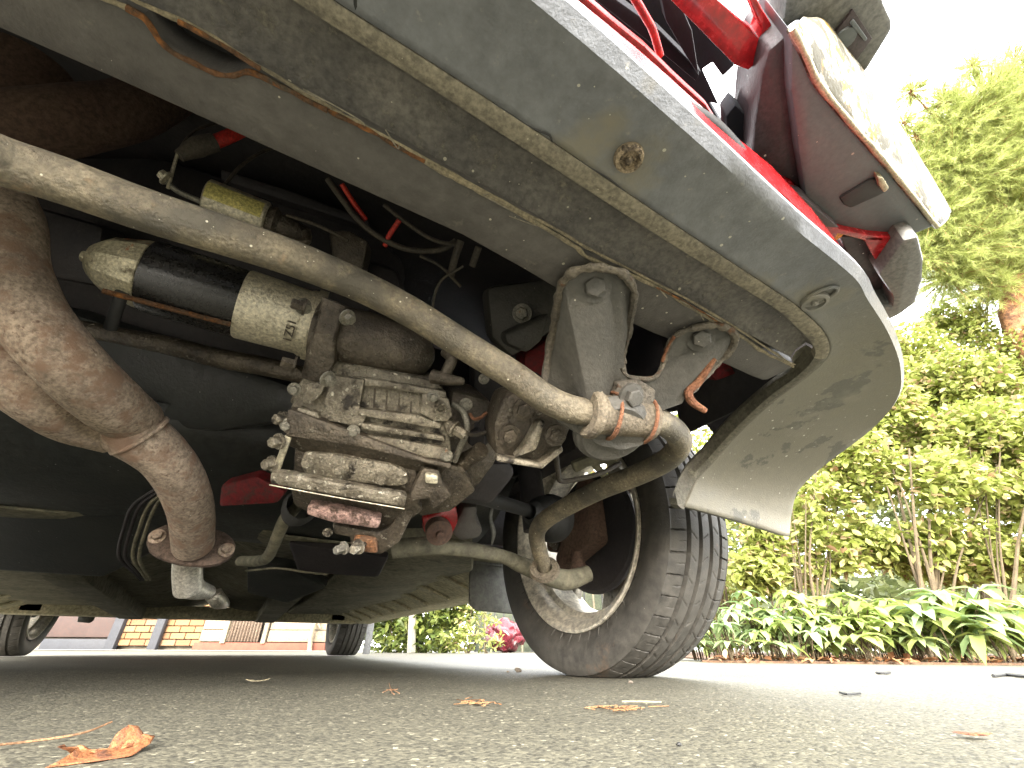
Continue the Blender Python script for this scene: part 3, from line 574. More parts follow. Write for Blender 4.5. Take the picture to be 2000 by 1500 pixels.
# gearbox mounting bracket on the right
mb = chunk('gearbox_mounting', [(985, 772, .43), (1010, 766, .43), (1100, 795, .44), (1120, 830, .445), (1095, 885, .45), (1050, 912, .45), (985, 900, .44), (968, 890, .435), (964, 830, .43)], M_oily, car, .05, .007)
chunk('mounting_lip', [(972, 890, .425), (1055, 905, .432), (1098, 870, .437), (1102, 882, .437), (1060, 917, .432), (968, 902, .425)], M_alu, mb, .012, .0025)
chunk('mounting_web', [(1052, 822, .425), (1068, 822, .425), (1050, 880, .425), (1005, 897, .425), (1030, 865, .425)], M_alu, mb, .015, .004)
for u, v in ((995, 850), (1022, 800), (1085, 850)): bolt('mounting_bolt', V(u, v, .428), (-.1, -.7, -.7), .0075, M_oily, mb, .006)

#%% ---- exhaust
ex = tube('exhaust_downpipe', [V(-40, 330, .40), V(5, 430, .385), V(15, 520, .375), V(65, 625, .37), V(145, 720, .385), V(215, 785, .42), V(262, 822, .46)], [.027, .028, .027, .026, .0262, .0265, .026], M_exh, car, 36, 8, True, .02, label='pinkish brown rusted exhaust downpipe joining two pipes')
tube('second_downpipe', [V(-90, 640, .385), V(0, 712, .39), V(75, 772, .40), V(145, 815, .43), V(225, 842, .46)], [.0255, .0255, .0255, .0255, .024], M_exh, ex, 32, 8, True, .02)
tube('collector_pipe', [V(200, 812, .455), V(268, 850, .46), V(322, 893, .475), V(356, 945, .50), V(374, 1000, .535), V(378, 1062, .58)], [.0250, .0275, .0245, .0245, .0242, .0240], M_exh, ex, 36, 8, True, .015)
slab('valance_sky_block', [(-.79, -.640, .350), (.0, -.640, .350), (.45, -.622, .350), (.55, -.600, .350), (.55, -.508, .350), (-.79, -.508, .350)], (0, 0, .006), M_deep, car, 0)  # added slab, keeps sky light out of the open seam
box('valance_end_block', (-.80, -.64, .31), (-.795, -.50, .36), M_deep, car, 0)  # added end cap against light leaking in at the left
bm = bmesh.new(); ring = []
c0 = V(272, 850, .46); ax = (V(322, 893, .475)-V(215, 795, .44)).normalized(); n = (Zv-ax*ax.z).normalized(); bb = ax.cross(n)
ring = [c0+(n*math.cos(a)*.0265+bb*math.sin(a)*.030) for a in [2*math.pi*k/30 for k in range(30)]]
tube_bm(bm, ring+[ring[0]], .0024, 8, 2, False, .4); bm_obj('weld_bead', bm, M_exh, ex)
fc = V(376, 1062, .585); fa = (V(378, 1085, .61)-V(377, 1030, .56)).normalized()
bm = bmesh.new(); ux = (CR-fa*CR.dot(fa)).normalized(); uy = fa.cross(ux); fl = []
for k in range(28):
    a = 2*math.pi*k/28; r = .031+.021*abs(math.cos(a))**3; fl.append(fc+ux*math.cos(a)*r+uy*math.sin(a)*r*.9)
prism_bm(bm, fl, fa*.007, .0015); bm_obj('exhaust_flange', bm, grime('dark_rusted_flange', (.085, .062, .05), (.12, .085, .068), (.055, .038, .03), (.5, .6), 40, 90, .8, .1, .6, 300), ex)
for s in (-1, 1): bolt('flange_nut', fc+ux*s*.042-fa*.001, -fa, .0065, M_exh, ex, .008)
tube('silencer_pipe', [V(369, 1080, .62), V(366, 1115, .63), V(368, 1150, .64)], .0185, M_chrome, ex, 32, 4, label='bright new steel pipe below the rusty flange')
tube('silencer_pipe', [V(366, 1143, .64), V(385, 1152, .66), V(408, 1156, .70)], [.018, .014, .010], M_chrome, ex, 28, 4)
tube('tail_pipe', [V(417, 1160, 1.1), V(425, 1172, 1.12), V(432, 1176, 1.3), V(440, 1180, 2.0)], .019, M_chrome, ex, 24, 4)
tube('manifold_pipe', [V(-160, 330, .46), V(0, 262, .47), V(140, 236, .50), V(280, 205, .56), V(420, 120, .66)], [.038, .038, .036, .033, .03], M_exhdark, ex, 28, 6)
tube('manifold_pipe', [V(-160, 170, .56), V(0, 140, .56), V(140, 100, .60), V(300, 40, .7)], [.040, .040, .038, .03], M_exhdark, ex, 28, 6)

M_redk = grime('dirty_dark_red', (.12, .010, .013), (.22, .014, .018), (.06, .03, .025), (.5, .66), 18, 60, .6, 0, .3, 250)  # darker, dirtier red for the bay pieces
#%% ---- engine bay
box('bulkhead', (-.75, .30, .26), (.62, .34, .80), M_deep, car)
slab('bay_light_block', [(-.755, -.50, .615), (.755, -.50, .615), (.755, .36, .83), (-.755, .36, .83)], (0, 0, .012), M_deep, car, 0)  # added sheet under the bonnet, stops light leaking into the bay
slab('dark_wing_sheet', [(.755, -.50, .36), (.755, .36, .58), (.755, .36, .83), (.755, -.50, .62)], (-.004, 0, 0), M_deep, car, 0)  # added black sheets hide the red wing sides to darken the bay
slab('dark_wing_sheet', [(-.755, -.50, .36), (-.755, .36, .58), (-.755, .36, .83), (-.755, -.50, .62)], (.004, 0, 0), M_deep, car, 0)
slab('dark_corner_sheet', [(.66, -.49, .325), (.68, -.30, .335), (.68, -.30, .66), (.66, -.49, .60)], (-.004, 0, 0), M_deep, car, 0)  # added dark sheets, keep the bay dark behind the valance corner
slab('dark_corner_sheet', [(.57, -.505, .31), (.66, -.49, .325), (.66, -.49, .60), (.57, -.505, .60)], (0, .004, 0), M_deep, car, 0)
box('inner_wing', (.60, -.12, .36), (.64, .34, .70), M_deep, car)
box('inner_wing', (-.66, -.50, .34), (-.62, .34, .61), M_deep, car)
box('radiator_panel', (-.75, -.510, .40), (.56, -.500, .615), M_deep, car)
# engine sump and block
sm_ = chunk('engine_sump', [(-260, 560, .62), (120, 600, .62), (420, 700, .62), (600, 760, .60), (560, 830, .60), (420, 850, .63), (300, 840, .65), (-260, 800, .66)], M_sump, car, .22, .02)
chunk('engine_block', [(-300, 300, .66), (300, 300, .66), (700, 420, .66), (800, 520, .66), (600, 760, .66), (200, 640, .66), (-300, 560, .66)], M_deep, car, .18, .02)
chunk('black_tray', [(-300, 845, .70), (0, 878, .70), (150, 862, .70), (250, 900, .72), (330, 1000, .76), (340, 1060, .80), (200, 1130, .86), (-300, 1100, .80)], M_sump, car, .15, .012)
tube('tray_edge', [V(-150, 895, .69), V(0, 876, .69), V(90, 860, .695), V(160, 862, .70)], .0016, M_chrome, car, 6, 5)
for k in range(3): tube('tray_rib', [V(410-k*0+k*32, 845, .80), V(392+k*34, 880, .80), V(388+k*34, 930, .80)], .003, M_sump, car, 8, 4)
chunk('starter_back_casting', [(60, 400, .58), (200, 440, .58), (190, 560, .58), (80, 540, .58)], M_deep, car, .05, .01)  # dark block behind the starter
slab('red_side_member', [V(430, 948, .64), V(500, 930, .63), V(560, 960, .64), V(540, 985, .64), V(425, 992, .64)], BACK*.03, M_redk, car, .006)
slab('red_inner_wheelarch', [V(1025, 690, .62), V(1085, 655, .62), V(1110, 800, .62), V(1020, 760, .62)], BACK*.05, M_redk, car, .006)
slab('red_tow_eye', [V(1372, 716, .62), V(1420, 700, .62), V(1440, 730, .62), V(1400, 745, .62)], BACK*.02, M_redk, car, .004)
chunk('inner_valance_panel', [(950, 560, .60), (1090, 540, .60), (1090, 640, .60), (1000, 700, .60), (960, 660, .60)], M_brkt, car, .04, .01)
bolt('inner_panel_bolt', V(1020, 612, .59), BN, .009, M_bolt, car, .010)
chunk('strut_mounting', [(985, 650, .57), (1075, 610, .57), (1060, 665, .57), (1030, 690, .57), (990, 672, .57)], M_brkt, car, .03, .006)
chunk('dark_ancillary_and_plug', [(640, 450, .55), (680, 448, .55), (720, 470, .55), (708, 530, .55), (650, 510, .55)], M_oily, car, .06, .006)
chunk('dark_ancillary_and_plug', [(690, 500, .60), (780, 520, .60), (800, 610, .60), (700, 580, .60)], M_deep, car, .06, .02)
chunk('dark_ancillary_and_plug', [(925, 715, .64), (1010, 715, .64), (1010, 790, .64), (925, 790, .64)], M_deep, car, .05, .006)  # added dark block, plugs a gap where sky showed through
chunk('chassis_rail', [(430, 330, .60), (560, 370, .60), (720, 430, .60), (720, 445, .60), (560, 392, .60), (430, 350, .60)], M_deep, car, .04, .003)
for pts, r in (([(640, 350), (665, 385), (700, 430), (745, 465), (800, 488), (860, 488), (890, 470)], .0035), ([(668, 360), (690, 395), (715, 430)], .0030), ([(750, 400), (800, 440), (850, 470), (905, 480)], .0025), ([(820, 500), (860, 520), (900, 560)], .0018), ([(905, 520), (860, 550), (845, 600), (850, 640)], .0016), ([(560, 420), (620, 440), (680, 470)], .002), ([(900, 470), (888, 505), (880, 540)], .0045), ([(935, 482), (922, 520)], .004), ([(780, 430), (760, 460), (752, 480)], .003)):
    red = r == .0030
    tube('red_wire' if red else 'loom_wire', [V(u, v, .50+.02*i/len(pts)) for i, (u, v) in enumerate(pts)], r, M_redcable if red else M_cable, car, 8, 5)
for u, v, t, r in ((960, 830, .50, .014), (930, 850, .52, .016), (910, 790, .48, .007), (945, 740, .5, .006), (985, 735, .52, .008), (1040, 745, .55, .012)):
    bolt('bay_fixing', V(u, v, t), (-.2, -.6, -.6), r*.7, M_deep if r > .01 else M_bolt, car, r)
tube('bay_hook', [V(918, 808, .47), V(925, 818, .465), V(938, 816, .465), V(950, 806, .47)], .0018, M_rust, car, 6, 4)

#%% ---- underfloor
def floor_z(x, y):
    e = abs(x)/.72
    z = .238 - .045*max(0, min(1, (y-.5)/1.3)) - .006*e + .05*max(0, 1-abs(x)/.14)
    z += .006*noise.noise(Vector((x*5, y*5, 0)))
    if y > 2.0: z += (y-2.0)*.05
    return z
rows = []
for iy in range(60):
    y = .30+iy*.045; rows.append([Vector((-.72+ix*.06, y, floor_z(-.72+ix*.06, y))) for ix in range(25)])
M_sill = grime('beige_underseal_sill', (0.425, 0.400, 0.300), (0.575, 0.537, 0.413), (0.224, 0.196, 0.140), (.60, .72), 10, 30, .75, 0, .5, 120)
fp = loft('floor_pan', rows, M_floor, car, .004)
for s in (-1, 1):
    slab('sill', [(s*.52, .36, .236), (s*.70, .36, .172), (s*.785, .36, .170), (s*.785, .36, .25)], (0, 1.66, -.018), M_sill, car, .004)
    for k in range(8):
        y = .46+k*.19; dz = -.018*(y-.36)/1.66
        slab('sill_swage', [(s*.545, y, .2255+dz), (s*.69, y, .1735+dz), (s*.69, y+.05, .1735+dz), (s*.545, y+.05, .2255+dz)], (-s*.004, 0, -.006), M_sill, car, .004)
    slab('floor_longitudinal', [(s*.22, .45, .236), (s*.22, .85, .180), (s*.22, 1.95, .142), (s*.22, 1.95, .19), (s*.22, .45, .245)], (s*.08, 0, 0), M_floor, fp, .006)
ur = []
for k in range(14):
    y = .02+k*.034; zz = .242+.10*max(0, 1-(y-.02)/.24)**2.2
    ur.append([Vector((-.75+1.31*i/20, y+.02*math.sin(i*.35), zz-.012*math.exp(-((i-4)/3)**2)+.004*noise.noise(Vector((i*.4, y*9, 5))))) for i in range(21)])
loft('undertray', ur, M_sump, car, .004)
slab('rear_floor_edge', [(-.70, 1.95, .150), (.70, 1.95, .150), (.70, 2.05, .150), (-.70, 2.05, .150)], (0, 0, .05), M_sill, car, .006)
slab('rear_axle_beam', [(-.62, 2.33, .165), (.62, 2.33, .165), (.62, 2.41, .165), (-.62, 2.41, .165)], (0, 0, .05), M_deep, car, .01)
for s in (-1, 1):
    slab('trailing_arm', [(s*.56, 1.95, .155), (s*.64, 1.95, .155), (s*.64, 2.42, .17), (s*.56, 2.42, .17)], (0, 0, .05), M_deep, car, .008)
for k, (dx, dt) in enumerate(((0, 0), (14, .01), (30, .02), (44, .03))):
    tube('brake_line', [V(305+dx*.3, 955+dx*.4, .66+dt*.3), V(262+dx, 985, .66+dt*.3), V(246+dx, 1020, .68+dt*.3), V(232+dx*.9, 1085, .72+dt*.3), V(262+dx*.5, 1118, .76+dt*.3), V(275+dx*.4, 1132, .79+dt*.3)], .0026, M_floor if k > 1 else M_deep, car, 8, 5)
tube('gear_linkage', [V(600, 960, .58), V(560, 1010, .60), V(545, 1040, .62), (V(525, 1085, .66)), V(505, 1095, .70), V(470, 1096, .74)], [.010, .009, .0085, .0085, .0085, .0085], M_floor, car, 12, 5)
revolve('gearstick_gaiter', V(590, 985, .55), (V(560, 1030, .62)-V(590, 985, .55)), [(0, .018), (.008, .022), (.012, .017), (.02, .021), (.025, .016), (.033, .019), (.038, .014), (.05, .014)], M_black, car, 24, 60)
chunk('heat_shield', [(480, 1100, .95), (560, 1110, .95), (640, 1150, 1.0), (560, 1180, 1.05), (480, 1160, 1.0)], M_sump, car, .04, .01)
chunk('rear_crossmember', [(560, 1060, .9), (760, 1090, .9), (740, 1130, .95), (580, 1120, .95)], M_deep, car, .06, .01)
tube('floor_brake_line', [V(480, 1115, .9), V(540, 1110, .9), V(600, 1118, .92), V(640, 1122, .95)], .002, M_floor, car, 6, 4)

#%% ---- suspension
tube('lower_arm', [V(770, 1072, .66), V(850, 1066, .66), V(920, 1074, .67), V(985, 1088, .69), V(1025, 1106, .71), V(1100, 1132, .73), V(1150, 1120, .75)], [.015, .014, .0115, .0105, .013, .017, .013], M_floor, car, 18, 6)
chunk('subframe_mount', [(905, 990, .62), (935, 988, .62), (930, 1020, .63), (945, 1035, .63), (940, 1052, .64), (900, 1060, .64), (880, 1040, .63)], M_rail, car, .06, .008)
rs = chunk('red_subframe', [(824, 1008, .60), (892, 988, .60), (896, 1020, .60), (880, 1056, .61), (850, 1062, .61), (826, 1040, .60)], M_red, car, .05, .006, label='bright red suspension mount with a dark bush')
revolve('mount_bush', V(858, 1040, .592), (-.1, -.75, -.6), [(-.02, .018), (.002, .018), (.004, .014), (.004, .005), (.010, .0045), (.010, 0)], M_exhdark, rs, 24)
slab('front_floor_section', [V(760, 1055, .86), V(920, 1080, .9), V(925, 1128, 1.15), V(820, 1160, 1.5), V(660, 1200, 1.7), V(560, 1200, 1.7)], Vector((0, 0, .05)), M_floor, car, .01)
tube('driveshaft', [V(890, 960, .58), V(940, 972, .62), V(1000, 988, .68), V(1040, 1000, .72)], [.013, .0105, .0105, .0105], M_black, car, 16, 5)
revolve('driveshaft_gaiter', V(1035, 1000, .70), V(1110, 1022, .80)-V(1035, 1000, .70), [(0, .012), (.01, .020), (.016, .016), (.024, .028), (.03, .022), (.04, .034), (.048, .028), (.06, .040), (.08, .040)], M_black, car, 28, 60)
tube('bright_strut_edge', [V(978, 935, .66), V(966, 975, .66), V(958, 1010, .66), V(964, 1040, .66), V(960, 1065, .66)], [.0012, .0018, .003, .004, .001], M_palegrey, car, 8, 4)
# strut leg and coil region above the hub
tube('suspension_strut', [Vector((.60, .02, .24)), Vector((.585, .03, .42)), Vector((.57, .04, .62))], [.026, .024, .022], M_deep, car, 20, 4)
tube('track_rod', [V(1160, 905, .70), V(1185, 935, .72), V(1195, 950, .74)], .006, M_floor, car, 8, 3)
tube('brake_hose', [V(1085, 880, .60), V(1090, 920, .62), V(1100, 940, .64), V(1170, 925, .66), V(1210, 905, .70)], .004, M_cable, car, 8, 6)
chunk('dust_shield', [(1118, 905, .68), (1150, 893, .68), (1195, 893, .69), (1218, 905, .70), (1212, 914, .70), (1180, 907, .69), (1150, 912, .68), (1125, 925, .68)], M_floor, car, .010, .003)
# arch liner: dark shell above the wheel
rows = []
for k in range(19):
    a = math.pi*(-.02+1.0*k/18); rr = .325
    rows.append([Vector((x, -math.cos(a)*rr*.93, .245+math.sin(a)*rr)) for x in (.585, .60, .70, .80)])
loft('wheelarch_liner', rows[4:], M_deep, car, .004)
box('arch_inner_wall', (.575, .0, .36), (.585, .32, .60), M_deep, car)

#%% ---- wheels
RT = .257; TW = .08
def make_tyre():
    nu = 1350; prof = []
    def add(x, r): prof.append((x, r))
    add(-.060, .176); add(-.066, .186); add(-.074, .198); add(-.0795, .212); add(-.080, .226); add(-.0770, .239); add(-.0725, .2465)
    ntr = 74
    for i in range(ntr):
        x = -.069+.138*i/(ntr-1); crown = .257-.0105*(abs(x)/.069)**3.2; add(x, crown)
    add(.0725, .2465); add(.0770, .239); add(.080, .226); add(.0795, .212); add(.074, .198); add(.066, .186); add(.060, .176)
    prof = np.array(prof); npf = len(prof); th = np.linspace(0, 2*np.pi, nu, endpoint=False)
    T, Xp = np.meshgrid(th, prof[:, 0], indexing='ij'); Rr = np.tile(prof[:, 1], (nu, 1))
    tread = (np.abs(Xp) < .0692); s = T*RT
    d = np.zeros_like(Rr)
    zig = .0003*np.sign(np.sin(s/.030*2*np.pi))
    for gx, gw in ((-.0400, .0050), (-.0135, .0050), (.0135, .0050), (.0400, .0046)):
        d = np.maximum(d, (np.abs(Xp-gx-zig) < gw*.75)*.0065)
    per = 2*np.pi*RT/48
    ph = (s/per + (Xp*0)) % 1
    sh = np.abs(Xp) > .043
    curve = (np.abs(Xp)-.043)*9
    d = np.maximum(d, sh*((np.abs(((s/per + curve*.35) % 1)-.5) < .034))*.0045)
    half = (np.abs(Xp) > .043) & (np.abs(Xp) < .058)
    d = np.maximum(d, half*((np.abs(((s/per + .5 + curve*.35) % 1)-.5) < .02))*.0008)
    for lo, hi, sl, off in ((-.036, -.018, 14, 0), (-.008, .008, -12, .3), (.018, .036, 14, .6)):
        mid = (Xp > lo) & (Xp < hi-.004)
        d = np.maximum(d, mid*((np.abs((((s/per)+(Xp-lo)*sl*1.8+off) % 1)-.5) < .024))*.0016)
    Rr = Rr - d*tread
    # blocks on the shoulder
    co = np.stack([Xp, Rr*np.sin(T), Rr*np.cos(T)], -1)
    F = []
    idx = np.arange(nu*npf).reshape(nu, npf); nx = np.roll(idx, -1, 0)
    F = np.stack([idx[:, :-1], nx[:, :-1], nx[:, 1:], idx[:, 1:]], -1).reshape(-1, 4)
    z = co[..., 2]; flat = -RT+.010
    low = z < flat
    co[..., 2] = np.where(low, flat+(z-flat)*.12, z)
    co[..., 0] = np.where(low, co[..., 0]*1.03, co[..., 0])
    me = bpy.data.meshes.new('tyre'); me.vertices.add(nu*npf); me.vertices.foreach_set('co', co.reshape(-1, 3).ravel().astype('f'))
    me.loops.add(F.size); me.loops.foreach_set('vertex_index', F.ravel().astype('i')); me.polygons.add(len(F)); me.polygons.foreach_set('loop_start', np.arange(0, F.size, 4, dtype='i'))
    me.update(calc_edges=True); me.validate(); me.set_sharp_from_angle(angle=R_(40)) if hasattr(me, 'set_sharp_from_angle') else None
    me.shade_smooth(); 
    try: me.set_sharp_from_angle(angle=R_(40))
    except Exception: pass
    me.materials.append(M_tyre); return me
tyre_me = make_tyre()
WZ = RT-.0075
def make_wheel(x, y, steer, side, front_wheel=False):
    w_ = empty('wheel', (x, y, WZ), car); w_.rotation_euler = (0, 0, steer + (0 if side > 0 else math.pi))
    ty = bpy.data.objects.new('tyre', tyre_me); link(ty, w_)
    return w_
wheelFR = make_wheel(.73, 0, R_(3.5), 1, True)
bm = bmesh.new()
revolve_bm(bm, (0, 0, 0), (1, 0, 0), [(-.058, .168), (-.062, .171), (-.064, .181), (-.067, .1845), (-.071, .184), (-.072, .180), (-.069, .176), (-.060, .166), (-.050, .1625), (-.035, .160), (-.030, .150), (.02, .147), (.030, .158), (.056, .163), (.062, .17), (.070, .183), (.066, .186), (.058, .180)], 72)
rim = bm_obj('rim', bm, M_rim, wheelFR, sharp=35)
rim_me = rim.data
bm = bmesh.new(); nsp = 5
for k in range(nsp):
    a = 2*math.pi*k/nsp+.52; rot = Matrix.Rotation(a, 4, 'X')
    prof = [(.035, .040), (.06, .034), (.10, .036), (.135, .050), (.150, .066)]
    left = [Vector((.040-.012*(r/.15), -w2, r)) for r, w2 in prof]; right = [Vector((.040-.012*(r/.15), w2, r)) for r, w2 in prof[::-1]]
    b2 = bmesh.new(); prism_bm(b2, [rot @ p for p in left+right], (.016, 0, 0), .005, 3); me_ = bpy.data.meshes.new('t'); b2.to_mesh(me_); b2.free(); bm.from_mesh(me_); bpy.data.meshes.remove(me_)
revolve_bm(bm, (0, 0, 0), (1, 0, 0), [(.02, 0), (.02, .045), (.03, .052), (.052, .048), (.056, .03), (.056, 0)], 32)
spokes = bm_obj('spoke_face', bm, grime('bright_alloy_back', (.36, .35, .32), (.44, .42, .39), (.2, .17, .14), (.64, .74), 12, 60, .26, .85, .06, 150), wheelFR, sharp=35)
hub_par = wheelFR
def local(o):
    return o
revolve('brake_disc', (-.004, 0, 0), (1, 0, 0), [(0, .03), (0, .098), (.010, .098), (.010, .03)], M_exhdark, wheelFR, 48)
revolve('dust_shield', (-.012, 0, 0), (1, 0, 0), [(0, .03), (0, .112), (.006, .118), (.012, .118)], M_deep, wheelFR, 48)
revolve('hub', (-.055, 0, 0), (1, 0, 0), [(0, 0), (0, .026), (.02, .034), (.045, .036), (.07, .05)], M_deep, wheelFR, 24)
slab('caliper', [(-.045, .045, .060), (-.045, .080, .055), (-.045, .112, .012), (-.045, .110, -.030), (-.045, .078, -.028), (-.045, .060, .02)], (.05, 0, 0), grime('brown_caliper_rust', (.10, .055, .038), (.17, .10, .07), (.05, .03, .025), (.5, .6), 40, 90, .8, .1, .7, 250), wheelFR, .008)
slab('hub_carrier', [(-.060, -.06, -.035), (-.060, .05, -.075), (-.060, .065, -.05), (-.060, .02, .01), (-.060, -.02, .09), (-.060, -.055, .09)], (.035, 0, 0), M_exhdark, wheelFR, .008)
revolve('ball_joint', (-.065, -.015, -.085), (0, 0, 1), [(-.02, 0), (-.02, .016), (0, .019), (.02, .012), (.035, .010)], M_exhdark, wheelFR, 18)
bolt('caliper_bolt', (-.058, .075, .03), (-1, 0, 0), .008, M_rust, wheelFR, .010)
bolt('caliper_bolt', (-.058, .06, -.02), (-1, 0, 0), .009, M_oily, wheelFR, .012)
for (x, y, side) in ((-.73, 0, -1), (.73, 2.38, 1), (-.73, 2.38, -1)):
    w_ = make_wheel(x, y, 0, side)
    for src in list(wheelFR.children):
        if src.name.split('.')[0] in ('tyre', 'caliper_bolt', 'ball_joint', 'hub_carrier') or (y > 1 and src.name.startswith('caliper')): continue
        c = src.copy(); COL.objects.link(c); c.parent = w_
    if y > 1: revolve('brake_drum', (-.05, 0, 0), (1, 0, 0), [(0, 0), (0, .085), (.01, .095), (.05, .095)], M_deep, w_, 32)

# mudflaps and pale arch liners
def plate_on_y(name, pix, y, th, mat, parent=car, bevel=.004, **kw):
    return slab(name, [P(u, v, 1, y) for u, v in pix], (0, th, 0), mat, parent, bevel, **kw)
mf = plate_on_y('mudflap', [(925, 1098), (990, 1108), (1012, 1120), (1012, 1200), (990, 1198), (930, 1192), (917, 1180), (918, 1120)], .345, .006, M_flap, label='dark grey mudflap behind the near wheel')
plate_on_y('mudflap_bracket', [(928, 1088), (940, 1080), (990, 1092), (990, 1108), (924, 1100)], .342, .003, M_palegrey, mf, .001)
plate_on_y('mudflap', [(690, 1215), (735, 1185), (730, 1230), (722, 1278), (708, 1278), (716, 1232)], 2.66, .006, M_palegrey)
plate_on_y('mudflap', [(12, 1152), (45, 1168), (95, 1188), (92, 1200), (8, 1196)], 2.05, .006, M_palegrey)
plate_on_y('mudflap', [(155, 1192), (190, 1190), (183, 1212), (175, 1217), (150, 1215)], 2.72, .006, M_flap)

#%% ---- nose: red strip, grille, lamp, bumper ends
edge = [(1000, -45), (1050, 5), (1110, 50), (1180, 105), (1250, 160), (1310, 212), (1380, 276), (1450, 342), (1520, 402), (1600, 478), (1660, 535)]
ow = [7, 7, 7, 8, 8, 9, 11, 16, 20, 16, 6]
rows = []
for (u, v), o_ in zip(edge, ow): rows.append([PZ(u-12, v+12, .42), PZ(u, v, .42), PZ(u+o_*.75, v-o_*.75, .42), PZ(u+o_*.75, v-o_*.75, .42)+Vector((0, -.0005, .05))])
loft('red_front_panel', rows, M_red, car, .003)
def zslab(name, pix, z, th, mat, parent=car, bevel=.002, **kw):
    return slab(name, [PZ(u, v, z) for u, v in pix], (0, 0, th), mat, parent, bevel, **kw)
M_navy = grime('dark_grille_plastic', (.004, .005, .009), (.007, .008, .014), None, rough=.9, bump=.1)
gr = zslab('grille_shade_slab', [(1000, -80), (1290, -80), (1436, 127), (1412, 150), (1392, 122), (1372, 136), (1404, 205), (1385, 200), (1430, 275), (1455, 310), (1470, 372), (1380, 330), (1290, 240), (1180, 140)], .70, .05, M_navy)  # dark slab fills the grille opening in place of its shade
zslab('grille_slat', [(1150, -40), (1290, 60), (1370, 140), (1360, 160), (1270, 85), (1130, -25)], .66, .02, M_navy, gr)
zslab('grille_slat', [(1322, -10), (1352, 60), (1366, 150), (1340, 110), (1300, 40), (1290, -10)], .64, .02, M_navy, gr)
zslab('grille_shade_corner', [(1436, 205), (1478, 245), (1474, 345), (1450, 320), (1420, 262), (1418, 228)], .56, .03, M_navy, gr)  # second dark filler for the shade in the opening
zslab('red_grille_rail', [(1085, -30), (1128, -20), (1200, 42), (1260, 90), (1320, 150), (1380, 205), (1412, 256), (1420, 275), (1400, 262), (1340, 196), (1270, 140), (1190, 80)], .58, .012, M_redd, car, .003)
tube('red_grille_rod', [PZ(u, v, .60) for u, v in ((1200, -60), (1235, -10), (1262, 35), (1275, 60), (1290, 110))], .004, M_redd, car, 8, 5)
zslab('red_bumper_beam', [(1260, -60), (1310, 0), (1436, 128), (1462, 137), (1510, 91), (1520, 70), (1490, 20), (1470, -20), (1455, -20), (1489, 56), (1482, 75), (1400, -2), (1350, -60)], .55, .03, M_red, car, .0012)
chunk('black_corner_trim', [(1470, -60, .56), (1552, -60, .56), (1545, 20, .56), (1520, 55, .56), (1505, 30, .56), (1485, 5, .56)], M_black, car, 0, .003, ext=Vector((0, .0, .04)))
ub = zslab('upper_bumper_end', [(1540, -60), (1700, -60), (1726, 0), (1743, 38), (1746, 56), (1690, 146), (1640, 110), (1560, 40), (1520, 70), (1510, 95), (1478, 140), (1462, 137), (1530, 40)], .60, .05, M_bumpgrey, car, .006, label='grey bumper end with a dark square recess')
rc = zslab('lamp_recess', [(1667, 19), (1704, 75), (1667, 126), (1627, 70)], .596, .006, M_maroon, ub, .0005)
zslab('recess_clip', [(1668, 38), (1695, 76), (1690, 82), (1660, 46)], .593, .004, M_lampgrey, rc, .001)
disc = PZ(1652, 76, .594); revolve('recess_bulb', disc, (0, 0, 1), [(0, 0), (0, .010), (.004, .012)], M_lampgrey, rc, 18)
# rectangular lamp
hs = zslab('headlamp', [(1545, 58), (1598, 166), (1720, 310), (1828, 442), (1790, 458), (1755, 466), (1700, 460), (1636, 445), (1590, 410), (1573, 385), (1560, 300), (1545, 180)], .50, .10, M_lampgrey, car, .005, label='rectangular lamp in dark grey housing with peeling yellow-white cover')
zslab('lamp_side_panel', [(1500, 100), (1545, 60), (1552, 180), (1566, 300), (1578, 392), (1520, 380), (1490, 374), (1468, 335), (1474, 245), (1488, 150)], .52, .08, M_maroon, hs, .004)
rows = []
inn = [(1545, 56), (1572, 110), (1598, 166), (1655, 236), (1720, 310), (1775, 377), (1828, 443)]
outp = [(1560, 46), (1603, 44), (1650, 100), (1700, 168), (1760, 260), (1808, 338), (1852, 412)]
a_ = [PZ(u, v, .498) for u, v in inn]; b_ = [PZ(u, v, .60) for u, v in outp]
rows = [[a+Vector((0, .002, .004)), a, a.lerp(b, .04)+Vector((0, -.003, 0)), a.lerp(b, .35)+Vector((0, -.006, 0)), a.lerp(b, .7)+Vector((0, -.006, 0)), b+Vector((0, -.002, 0)), b+Vector((0, .012, .006))] for a, b in zip(a_, b_)]
loft('lamp_cover', smooth_rows(rows, 4), M_lens, hs, .003, label='yellowed white cover, paint peeling')
tube('cover_rim', [a+Vector((0, -.001, -.001)) for a in a_], .0028, M_lensrim, hs, 8, 5, True, .5)
tube('cover_rim', [PZ(1828, 443, .498), PZ(1845, 430, .54), PZ(1853, 412, .60)], .0026, M_lensrim, hs, 8, 5)
zslab('clip_recess', [(1640, 388), (1700, 352), (1712, 350), (1736, 372), (1720, 382), (1662, 408), (1648, 402)], .496, .01, M_black, hs, .003)
zslab('clip_lug', [(1714, 345), (1726, 348), (1738, 368), (1728, 378), (1718, 366)], .490, .012, M_lensrim, hs, .002)
tube('bonnet_seal', [PZ(u, v, .46) for u, v in ((1296, 190), (1340, 214), (1390, 245), (1430, 285), (1450, 312))], .0075, M_black, car, 12, 6)
zslab('red_lower_wing', [(1490, 352), (1560, 380), (1640, 448), (1700, 460), (1768, 466), (1770, 472), (1690, 470), (1636, 456), (1629, 470), (1650, 520), (1662, 540), (1600, 470), (1540, 415)], .49, .03, M_red, car, .002)
zslab('maroon_lower_panel', [(1472, 330), (1510, 372), (1570, 385), (1640, 446), (1560, 440), (1500, 380)], .485, .02, M_maroon, car, .002)
